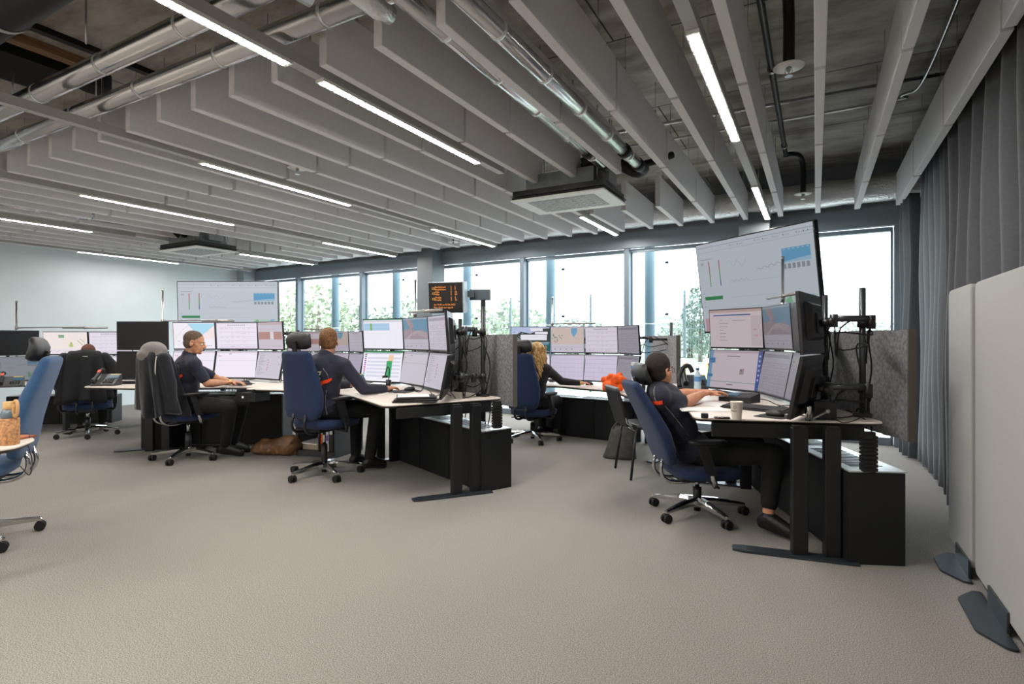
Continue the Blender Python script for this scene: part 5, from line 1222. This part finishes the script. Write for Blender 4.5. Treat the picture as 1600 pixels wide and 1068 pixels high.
def keyboard(loc, ang, lb, w=.44, d=.14):
    t = thing('keyboard', lb, 'keyboard', loc, ang, 'black keyboards')
    q = MB(); q.loft([[(-w/2, -d/2, 0), (w/2, -d/2, 0), (w/2, d/2, 0), (-w/2, d/2, 0)], [(-w/2, -d/2, .012), (w/2, -d/2, .012), (w/2, d/2, .024), (-w/2, d/2, .024)]], sm=False); q.build('case', m_plast, t)
    q = MB(); M = Matrix.Rotation(math.atan2(.012, d), 4, 'X')
    for r in range(5):
        for c in range(int(w/.02)-1):
            q.box((-w/2+.02+c*.0198, -d/2+.02+r*.0255, .0215), (.0165, .020, .008), M=M)
    q.build('keys', mat('key_black', '232427', .5), t)['kind'] = 'stuff'
    return t
keyboard(on(1128, 617, .77+.001), rad(-55), 'black keyboard under the hands of the leaning man')
keyboard(on(1181, 640, .77), rad(-20), 'black keyboard lying right of the paper cup')
keyboard(on(210, 599, Z4), rad(34), 'black keyboard before the switched-off monitors')
keyboard(on(362, 601, Z4), rad(10), 'black keyboard under the hands of the man with cropped hair')
keyboard(on(118, 588, Z5), rad(52), 'black keyboard before the pale plan monitor')
keyboard(on(520, 605, .745), rad(-5), 'black keyboard before the middle man, half hidden by his arm')
def mouse(loc, ang, lb, pad=True):
    if pad:
        v = Vector(loc); q = MB(); q.prism(round_poly([(-.11, -.09), (.11, -.09), (.11, .09), (-.11, .09)], .02), 0, .003); o = q.build('mouse_pad', m_rubber, None, v, (0, 0, ang)); tag(o, 'black mouse pad, '+lb, 'mouse pad')
        loc = (v.x, v.y, v.z+.003)
    t = thing('computer_mouse', 'dark mouse '+lb, 'mouse', loc, ang)
    q = MB(); pillow(q, [((0, 0, .0), .028, .052, 0), ((0, 0, .012), .031, .056, 0), ((0, .004, .026), .026, .046, 0), ((0, .01, .034), .014, .028, 0)], 2.4, 20); q.build('shell', m_plast, t)
mouse(on(1211, 650, .77), rad(70), 'at the near edge of the right desk')
mouse(on(382, 599, Z4), rad(-20), 'right of the typing hands of the man with cropped hair')
mouse(on(640, 610, .745), rad(-30), 'near the headset on the middle desk')
mouse(on(921, 601, Z3), rad(-30), 'under the hand of the fair-haired woman', False)
# console on desk 1
t = thing('desk_console', 'low black control console behind the paper cup', 'console', on(1155, 627, .77), rad(-25))
q = MB(); q.loft([[(-.13, -.07, 0), (.13, -.07, 0), (.13, .07, 0), (-.13, .07, 0)], [(-.13, -.07, .03), (.13, -.07, .045), (.13, .07, .07), (-.13, .07, .055)]], sm=False); q.build('housing', m_plast, t)
MB().box((-.05, 0, .052), (.09, .07, .004), (rad(10), 0, 0)).build('display', m_lcd, t)
# chrome clamp cylinder with handle and black box behind
t = thing('lever_clamp', 'chrome clamp cylinder with round-headed lever at the near desk edge', 'clamp', on(1263, 657, .77), rad(20))
MB().lathe([(.018, 0), (.018, .085), (.016, .088)], n=18).build('cylinder', m_chrome, t)
q = MB(); q.tube([(.02, 0, .008), (.10, -.0, .055)], .006, 10); q.sphere((.105, 0, .058), .014, 12); q.build('lever', m_silver, t)
t = thing('small_speaker', 'black box standing behind the chrome clamp', 'speaker', on(1290, 656, .77), rad(20))
q = MB(); q.box((0, .06, .055), (.13, .12, .11), bev=.01); q.build('casing', m_plast, t)
# cables lying on desks
def cable(pts, lb, r=.003):
    o = MB().tube(cable_pts(pts, 30), r, 6).build('cable', m_rubber); tag(o, lb, 'cable', 'loose cables on the desks')
def dk(pl, z): return [on(x, y, z+.004) for x, y in pl]
cable(dk([(1160, 622), (1195, 624), (1215, 632), (1250, 640), (1275, 642)], .77), 'black cable looping behind the near keyboard on the right desk')
cable(dk([(1195, 641), (1225, 633), (1255, 637), (1240, 646), (1285, 652)], .77), 'black cable running past the mouse on the right desk')
cable(dk([(1300, 652), (1320, 660), (1345, 650), (1322, 640), (1352, 655)], .77), 'black cable curled near the rear corner of the right desk')
cable(dk([(635, 606), (655, 612), (665, 604), (690, 612), (705, 618)], .745), 'tangled black cable before the water map column of the middle desk')
cable(dk([(645, 600), (668, 608), (680, 618), (700, 610), (712, 622)], .745), 'second black cable crossing under the near screens of the middle desk')
# middle desk: headset on its stand, leather folders
t = thing('headset', 'black headset hung on a stand before the green screen bar', 'headset', on(604, 611, .745), rad(-40))
q = MB(); q.box((0, 0, .012), (.09, .11, .022), bev=.006); q.tube([(0, .01, .02), (0, .02, .11)], [.022, .026], 12); q.build('charging_stand', m_plast, t)
MB().tube(arc((0, .02, .11), (.03, .03, .25), (-.06, .02, .23), 10)+arc((-.06, .02, .23), (-.10, .01, .20), (-.10, .0, .14), 5), .005, 8).build('headband', m_plast, t)
q = MB(); q.lathe([(.024, -.01), (.028, 0), (.024, .01)], (-.10, 0, .135), 14); q.tube([(-.10, 0, .135), (-.14, -.02, .12)], .004, 6); q.build('ear_cushion', m_rubber, t)
for k, (dz, w, lb) in enumerate(((0, .34, 'black leather folder, lowest of the stack on the middle desk'), (.016, .33, 'black leather folder in the middle of the stack on the middle desk'), (.032, .31, 'black leather folder with white sheet, topmost of the stack on the middle desk'))):
    v = on(650, 627, .745); t = thing('folder', lb, 'folder', (v[0], v[1], v[2]+dz), rad(28+6*k), 'leather folders stacked on the middle desk')
    MB().box((0, 0, .0075), (w, .23, .014), bev=.005).build('cover', m_hrest, t)
    if k == 2: MB().box((-.02, .0, .0160), (w*.8, .2, .002)).build('sheet', m_paper, t)
t = thing('writing_pad', 'dark writing pad behind the folder stack on the middle desk', 'pad', on(622, 612, .745), rad(10)); MB().box((0, 0, .003), (.26, .2, .006), bev=.002).build('pad', m_hrest, t)
# orange cloth bag on desk 3
rnd = random.Random(4); v = on(957, 611, Z3); q = MB()
for i in range(30):
    a = rnd.uniform(0, 2*PI); r = rnd.uniform(0, .11); p0 = Vector((math.cos(a)*r*1.3, math.sin(a)*r, rnd.uniform(.04, .17)))
    p1 = p0+Vector((rnd.uniform(-.06, .06), rnd.uniform(-.05, .05), rnd.uniform(-.04, .05))); p1.z = min(max(p1.z, .035), .21); q.cap(p0, .045, p1, .036, 10)
q.cap((0, 0, .06), .055, (.02, 0, .12), .06)
o = blob(q, 'cloth_bag', m_orange, None, .009, 2); o.location = v; tag(o, 'crumpled bright orange cloth bag on the desk right of the mouse hand', 'bag')
t = thing('over_ear_headset', 'black headset lying behind the neck of the man with glasses', 'headset', on(1016, 612, .77), rad(10))
q = MB(); [q.lathe([(.03, -.015), (.036, 0), (.03, .015)], (0, 0, 0), 16, Matrix.Translation((x, 0, .038)) @ Matrix.Rotation(PI/2, 4, 'Y')) for x in (-.06, .06)]; q.build('ear_cushion', m_rubber, t)
MB().tube(arc((-.065, 0, .06), (0, .20, .10), (.065, 0, .06), 12), .007, 8).build('headband', m_plast, t)
# small PC under desk 4
t = thing('mini_computer', 'small black computer with lit button slung under the desk of the man with cropped hair', 'computer', on(383, 628, .61), rad(10))
MB().box((0, .1, .05), (.26, .2, .09), bev=.006).build('case', m_plast, t); MB().lathe([(.012, -.001), (.012, .003)], n=14, M=Matrix.Translation((-.03, 0, .05)) @ Matrix.Rotation(PI/2, 4, 'X')).build('power_button', scr('dfe7ee', .8), t)
[MB().box((x, .1, .11), (.02, .2, .04)).build('bracket', m_black, t) for x in (-.1, .1)]
# left foreground desk with cork bottle
t = desk('pale desk corner with cork bottle cut off by the left picture edge', [P(-160, 672, .74).to_tuple(), P(10, 676, .74).to_tuple(), P(60, 684, .74).to_tuple(), P(20, 700, .74).to_tuple(), P(-160, 716, .74).to_tuple()], .74, [(*P(-120, 692, .74).to_tuple(), 0)], [])
t = thing('cork_bottle', 'glass bottle with cork sleeve and loop lid at the left picture edge', 'bottle', on(15, 694, .74), rad(30))
MB().lathe([(.036, 0), (.038, .004), (.038, .125), (.036, .128)], n=24).build('cork_sleeve', mat('cork', 'b8875c', .85, noise=.35, nscale=90), t)
MB().lathe([(.035, .126), (.0355, .15), (.026, .168), (.022, .172)], n=24).build('glass_body', mat('smoky_glass', '5f6f78', .1, spec=.8), t)
q = MB(); q.lathe([(.024, .17), (.025, .176), (.025, .205), (.022, .207)], n=20); q.build('lid', mat('light_wood', 'caa26c', .6, noise=.15, nscale=30), t)
MB().tube(cable_pts([(.015, 0, .20), (.035, -.005, .212), (.047, -.01, .19), (.045, -.01, .15), (.036, -.012, .135), (.028, -.012, .155), (.03, -.01, .19)], 24), .007, 8).build('loop', mat('leather_tan', 'c99d68', .6), t)
t = thing('notebook', 'notebook with orange and brown cover under black spectacles at the left edge', 'notebook', on(12, 688, .74), rad(25))
t.location = (*P(-2, 684, .74), .74)
MB().box((.06, -.02, .005), (.20, .14, .009), (0, 0, 0)).build('cover', mat('brown_print', '9c5a36', .6, noise=.4, nscale=14), t)
t = thing('spectacles', 'thin black spectacles lying on the notebook at the left edge', 'glasses', on(22, 683, .752), rad(20))
q = MB(); q.tube(cable_pts([(-.06, .03, .002), (-.02, .05, .01), (.04, .04, .012), (.09, .0, .004)], 14), .0022, 6); q.build('frame', m_plast, t)
cable([(*P(40, 690, .70), .72), (*P(50, 705, .70), .66), (*P(46, 725, .65), .60), (*P(32, 722, .62), .60)], 'thin black cable hanging from the left foreground desk', .0028)
# ================================================================ THINGS ON THE FLOOR
m_bag = mat('brown_nylon', '6a4b2f', .45, noise=.35, nscale=9, bump=.9, bscale=16)
q = MB(); rnd = random.Random(9); v = P(424, 711, 0)
for i in range(9):
    u = i/8; x = -.20+.36*u; r_ = .060+.045*u+rnd.uniform(-.008, .012)
    q.cap((x, rnd.uniform(-.03, .03), r_), r_, (x+.05, rnd.uniform(-.03, .03), r_+.03*u), r_*.95, 12)
for k in range(9): q.cap((.12, .0, .12), .07, (.22+rnd.uniform(-.02, .05), rnd.uniform(-.08, .08), .03+.022*k), .016, 8)
for k in range(8): x = rnd.uniform(-.2, .12); q.cap((x, -.09, .05), .018, (x+.06, -.02, .17), .014, 8)
q.cap((-.25, 0, .05), .045, (-.2, -.02, .06), .06)
o = blob(q, 'slouchy_bag', m_bag, None, .010, 1); o.location = (v.x, v.y+.05, -.008); o.rotation_euler.z = rad(18); tag(o, 'slouchy brown shiny bag lying on the carpet left of the middle chair', 'bag')
m_tote = mat('grey_canvas', '4c4a47', .85, noise=.15, nscale=20, bump=.5, bscale=24)
v = P(966, 716, 0); t = thing('tote_bag', 'grey canvas tote bag slumped beside the visitor chair', 'bag', (v.x, v.y+.03, 0), rad(10))
q = MB(); rings = []
for u in range(9):
    k = u/8; a = .17*(1-.35*k); b_ = .085*(1-.55*k)
    rings.append([(x*(1+.05*math.sin(7*math.atan2(y, x)+k*4))+.04*k, y*(1+.06*math.sin(5*math.atan2(y, x)+1)), .32*k+.02*math.sin(3*math.atan2(y, x))*k) for x, y in sq(a, b_, 36, 2.8)])
q.loft(rings); q.build('bag_body', m_tote, t)
for s_ in (-1, 1): MB().tube(arc((-.06, s_*.03, .31), (0, s_*.05, .47), (.12, s_*.03, .31), 10), .008, 8).build('handle', m_tote, t)
# open caddy with binders under the middle desk
a = P(463, 711, 0); b2 = P(524, 716, 0); d_ = (b2-a); ang = math.atan2(d_.y, d_.x); w_ = d_.length
m_ca = mat('graphite_cabinet', '3a3c3f', .5)
t = thing('open_caddy', 'dark open caddy with ring binders under the middle desk', 'cabinet', (a.x, a.y, 0), ang); hh = .52; dd = .50
q = MB(); q.box((.01, dd/2, hh/2), (.018, dd, hh)); q.box((w_-.01, dd/2, hh/2), (.018, dd, hh)); q.box((w_/2, dd-.01, hh/2), (w_, .018, hh)); q.box((w_/2, dd/2, hh-.01), (w_, dd, .018)); q.box((w_/2, dd/2, .05), (w_, dd, .018)); q.box((w_/2, .01, .025), (w_-.02, .018, .05)); q.build('carcass', m_ca, t)
MB().box((w_*.55, dd/2, hh/2+.02), (.016, dd-.03, hh-.08)).build('partition', m_ca, t)
Mx = Matrix.Translation((a.x, a.y, 0)) @ Matrix.Rotation(ang, 4, 'Z')
for k, (c_, lb) in enumerate((('d8571f', 'orange ring binder in the open caddy'), ('cfcbd0', 'white ring binder with purple patch in the open caddy'), ('2a2b2f', 'black ring binder with white spine label in the open caddy'))):
    p = Mx @ Vector((w_*.55+.035+k*.054, .03, .06)); bt = thing('ring_binder', lb, 'binder', p, ang, 'ring binders in the open caddy')
    MB().box((0, .14, .155), (.048, .27, .31), bev=.002).build('cover', mat('binder_%s' % c_, c_, .5), bt)
    MB().box((0, .0035, .235), (.034, .003, .11)).build('spine_label', m_paper, bt)
    if k == 1: MB().box((0, .0035, .14), (.036, .003, .06)).build('colour_patch', mat('purple_patch', '7a4fa8', .6), bt)
    if k == 0: MB().lathe([(.010, 0), (.010, .003)], n=12, M=Matrix.Translation((0, .003, .06)) @ Matrix.Rotation(PI/2, 4, 'X')).build('finger_hole', m_void, bt)
p = Mx @ Vector((.13, .2, .06)); t2 = thing('document_pile', 'low pile of papers lying in the open caddy', 'paper', p, ang)
MB().box((0, 0, .03), (.20, .28, .058)).build('box_file', mat('cardboard', 'a99a88', .8), t2); MB().box((-.01, -.02, .066), (.21, .29, .012), (0, rad(3), rad(4))).build('sheets', m_paper, t2)
# ================================================================ OUTSIDE
m_grass = mat('meadow', '8f9c80', .95, nscale=.8, col2='aab39c')
m_path = mat('gravel', 'c2c2be', .9, noise=.1, nscale=4)
q = MB(); q.prism([(-70, 8.55), (30, 8.15), (30, 13.2), (-70, 13.6)], -.35, -.12); struct(q.build('exterior_path', m_path), 'pale paving strip outside the windows')
q = MB(); q.prism([(-160, 13.6), (60, 13.1), (60, 260), (-160, 260)], -.35, -.14); tag(q.build('grass', m_grass), 'green meadow beyond the paving and the mesh fence', 'grass')['kind'] = 'stuff'
m_cc = mat('blue_grey_concrete_post', '6f8894', .6)
for i, x in enumerate([-9.76, -7.93, -6.10, -4.27, -2.44, -.62, 1.2]):
    t = thing('facade_column', 'round blue-grey column outside, %s from the left' % ordn(i+1), 'column', (x, 9.2, -.13), 0, 'round columns outside the windows')
    MB().tube([(0, 0, 0), (0, 0, 4.2)], .085, 20).build('shaft', m_cc, t)
    MB().tube([(0, 0, 1.62), (0, 0, 1.64)], .088, 20).build('ring', m_wht, t)
    w_ = thing('guide_cable', 'thin vertical steel cable with clamps outside, %s from the left' % ordn(i+1), 'cable', (x+.32, 9.05, -.13), 0, 'vertical steel cables outside the windows')
    MB().tube([(0, 0, 0), (0, 0, 4.2)], .004, 6).build('wire', m_steel, w_)
    for z in (1.78, 2.62):
        MB().box((0, 0, z), (.05, .03, .035)).build('clamp', m_ft, w_); MB().tube([(-.23, .13, z+.03), (0, 0, z)], .005, 6).build('tie_rod', m_steel, w_)
t = thing('mesh_fence', 'grey welded mesh fence outside beyond the columns', 'fence', (-10, 13.6, -.14), 0)
m_fw = mat('fence_wire', '7b8a8c', .5, .5); q = MB(); Lf = 17.0
n = int(Lf/.06)
for i in range(n): q.box((i*.06, 0, 1.22), (.008, .006, 2.42))
for k in range(13): q.box((Lf/2, 0, .04+k*.2), (Lf, .008, .009))
q.build('wire_mesh', m_fw, t)['kind'] = 'stuff'
for k in range(8): MB().box((k*2.4+.03, .04, 1.28), (.05, .05, 2.56)).build('fence_post', m_fw, t)
def leafy(parent, name, c, r, n, seed, m, size=.10):
    rnd = random.Random(seed); q = MB()
    for i in range(n):
        while True:
            v = Vector((rnd.uniform(-1, 1), rnd.uniform(-1, 1), rnd.uniform(-1, 1)))
            if .2 < v.length < 1: break
        v = v.normalized()*(v.length**.5); k = 1+.25*math.sin(v.x*7+seed)*math.sin(v.z*6+seed)
        p = Vector((c[0]+v.x*r[0]*k, c[1]+v.y*r[1]*k, c[2]+v.z*r[2]*k)); a = Vector((rnd.gauss(0, 1), rnd.gauss(0, 1), rnd.gauss(0, 1))).normalized(); b_ = a.orthogonal().normalized()
        s_ = size*rnd.uniform(.6, 1.5); q._f([q.b.verts.new(p+a*s_), q.b.verts.new(p+b_*s_*.6), q.b.verts.new(p-a*s_), q.b.verts.new(p-b_*s_*.6)])
    return q.build(name, m, parent, norm=False)
m_lf = [mat('spring_leaves', '9aa48c', .8, noise=.25, nscale=2), mat('grey_green_leaves', '8f9a8c', .8, noise=.25, nscale=2), mat('dark_needles', '62756a', .85, noise=.25, nscale=2)]
m_bark = mat('bark', '6f675c', .9)
def tree(px, d, top, w, lb, k=0, n=1500, leafsz=.12, low=.3, group='trees and shrubs beyond the fence'):
    v = Pd(px, d); t = thing('tree' if top > 3 else 'shrub', lb, 'tree' if top > 3 else 'shrub', (v.x, v.y, -.15), 0, group); hc = (top+low)/2; rz_ = (top-low)/2
    q = MB(); q.tube([(0, 0, 0), (.05, 0, top*.5), (0, .05, top*.85)], [w*.05+.04, w*.03+.03, .02], 8)
    for a in range(5): q.tube([(0, 0, top*.35), (math.cos(a*1.3)*w*.35, math.sin(a*1.3)*w*.35, top*(.6+.06*a))], [.03, .012], 6)
    q.build('trunk', m_bark, t); leafy(t, 'crown', (0, 0, hc+.15), (w/2, w/2, rz_), int(n*.7), int(px), m_lf[k], leafsz)
tree(497, 27, 3.9, 3.2, 'pale spring tree seen in the second window from the left', 0, 1300)
tree(548, 30, 3.2, 3.0, 'pale round tree right of the second window column', 1, 1100)
tree(452, 29, 3.4, 3.0, 'pale tree in the leftmost window', 0, 1000)
tree(600, 31, 2.9, 2.6, 'low shrub left of the third outside column', 1, 900)
tree(645, 30, 3.5, 2.8, 'pointed pale tree in the third window', 1, 1100)
tree(760, 28, 2.6, 3.4, 'green shrub seen below the grey steel screen head', 0, 1100)
tree(795, 30, 3.3, 2.0, 'pale shrub left of the woman above the felt divider', 0, 900)
tree(838, 27, 2.5, 2.6, 'pale shrub behind the hillside photo monitor', 0, 1000)
tree(900, 30, 2.3, 3.5, 'low shrub behind the monitors of the fair-haired woman', 1, 1000)
tree(1094, 33, 4.4, 2.0, 'tall narrow dark conifer left of the large tilted display', 2, 2600, .09)
for i, (px, lb) in enumerate(((1060, 'grey hedge piece right of the white block'), (1078, 'grey hedge piece before the conifer'), (1110, 'grey hedge piece right of the conifer'), (1320, 'low hedge piece seen above the desk poles'), (1370, 'low hedge piece near the curtain'))):
    tree(px, 40, 2.6+.2*(i % 2), 3.4, lb, 1, 900, .12, -.1)
v = Pd(1034, 120); t = thing('apartment_block', 'distant white apartment block with rows of windows', 'building', (v.x, v.y, -.2), rad(-17))
MB().box((0, 3, 3.4), (5.6, 6, 6.8)).build('walls', mat('render_white', 'd5d6d4', .8), t)
for r in range(4):
    for c in range(4): MB().box((-2.0+c*1.33, -.03, 1.6+r*1.45), (.85, .1, .6)).build('window', mat('far_window', '8f9ba3', .4), t)
v = Pd(1046, 55); t = thing('garden_house', 'small pale house with pitched roof beyond the meadow', 'building', (v.x, v.y, -.2), rad(-17))
MB().box((0, 1.2, .9), (2.4, 2.4, 1.8)).build('walls', mat('render_cream', 'c9cbc8', .8), t)
MB().loft([[(-1.3, -.1, 1.8), (1.3, -.1, 1.8), (1.3, 2.5, 1.8), (-1.3, 2.5, 1.8)], [(-1.3, 1.1, 2.7), (1.3, 1.1, 2.7), (1.3, 1.3, 2.7), (-1.3, 1.3, 2.7)]], sm=False).build('roof', mat('far_roof', '98a0a2', .7), t)
for k, (px, lb) in enumerate(((1071, 'yellow garden post with white reel, left one'), (1106, 'yellow garden post with white reel, right one'))):
    v = Pd(px, 12.3); t = thing('hose_post', lb+', outside behind the man with glasses', 'post', (v.x, v.y, -.14), 0, 'yellow posts outside')
    MB().box((0, 0, .42), (.06, .06, .84)).build('post', mat('pale_yellow_paint', 'd9cf8f', .6), t)
    q = MB(); q.lathe([(.055, -.03), (.06, 0), (.055, .03)], n=18, M=Matrix.Translation((-.02, -.06, .90)) @ Matrix.Rotation(PI/2, 4, 'X')); q.build('reel', m_wht, t)
    MB().box((.04, -.03, .82), (.06, .05, .05)).build('red_bracket', mat('faded_red', 'a8584c', .6), t)
q = MB(); q.box((-.35, 12.6, .05), (3.4, .12, .42)); tag(q.build('low_wall', mat('white_masonry', 'cfd3d2', .8)), 'low white garden wall outside behind the desk telephone', 'wall')
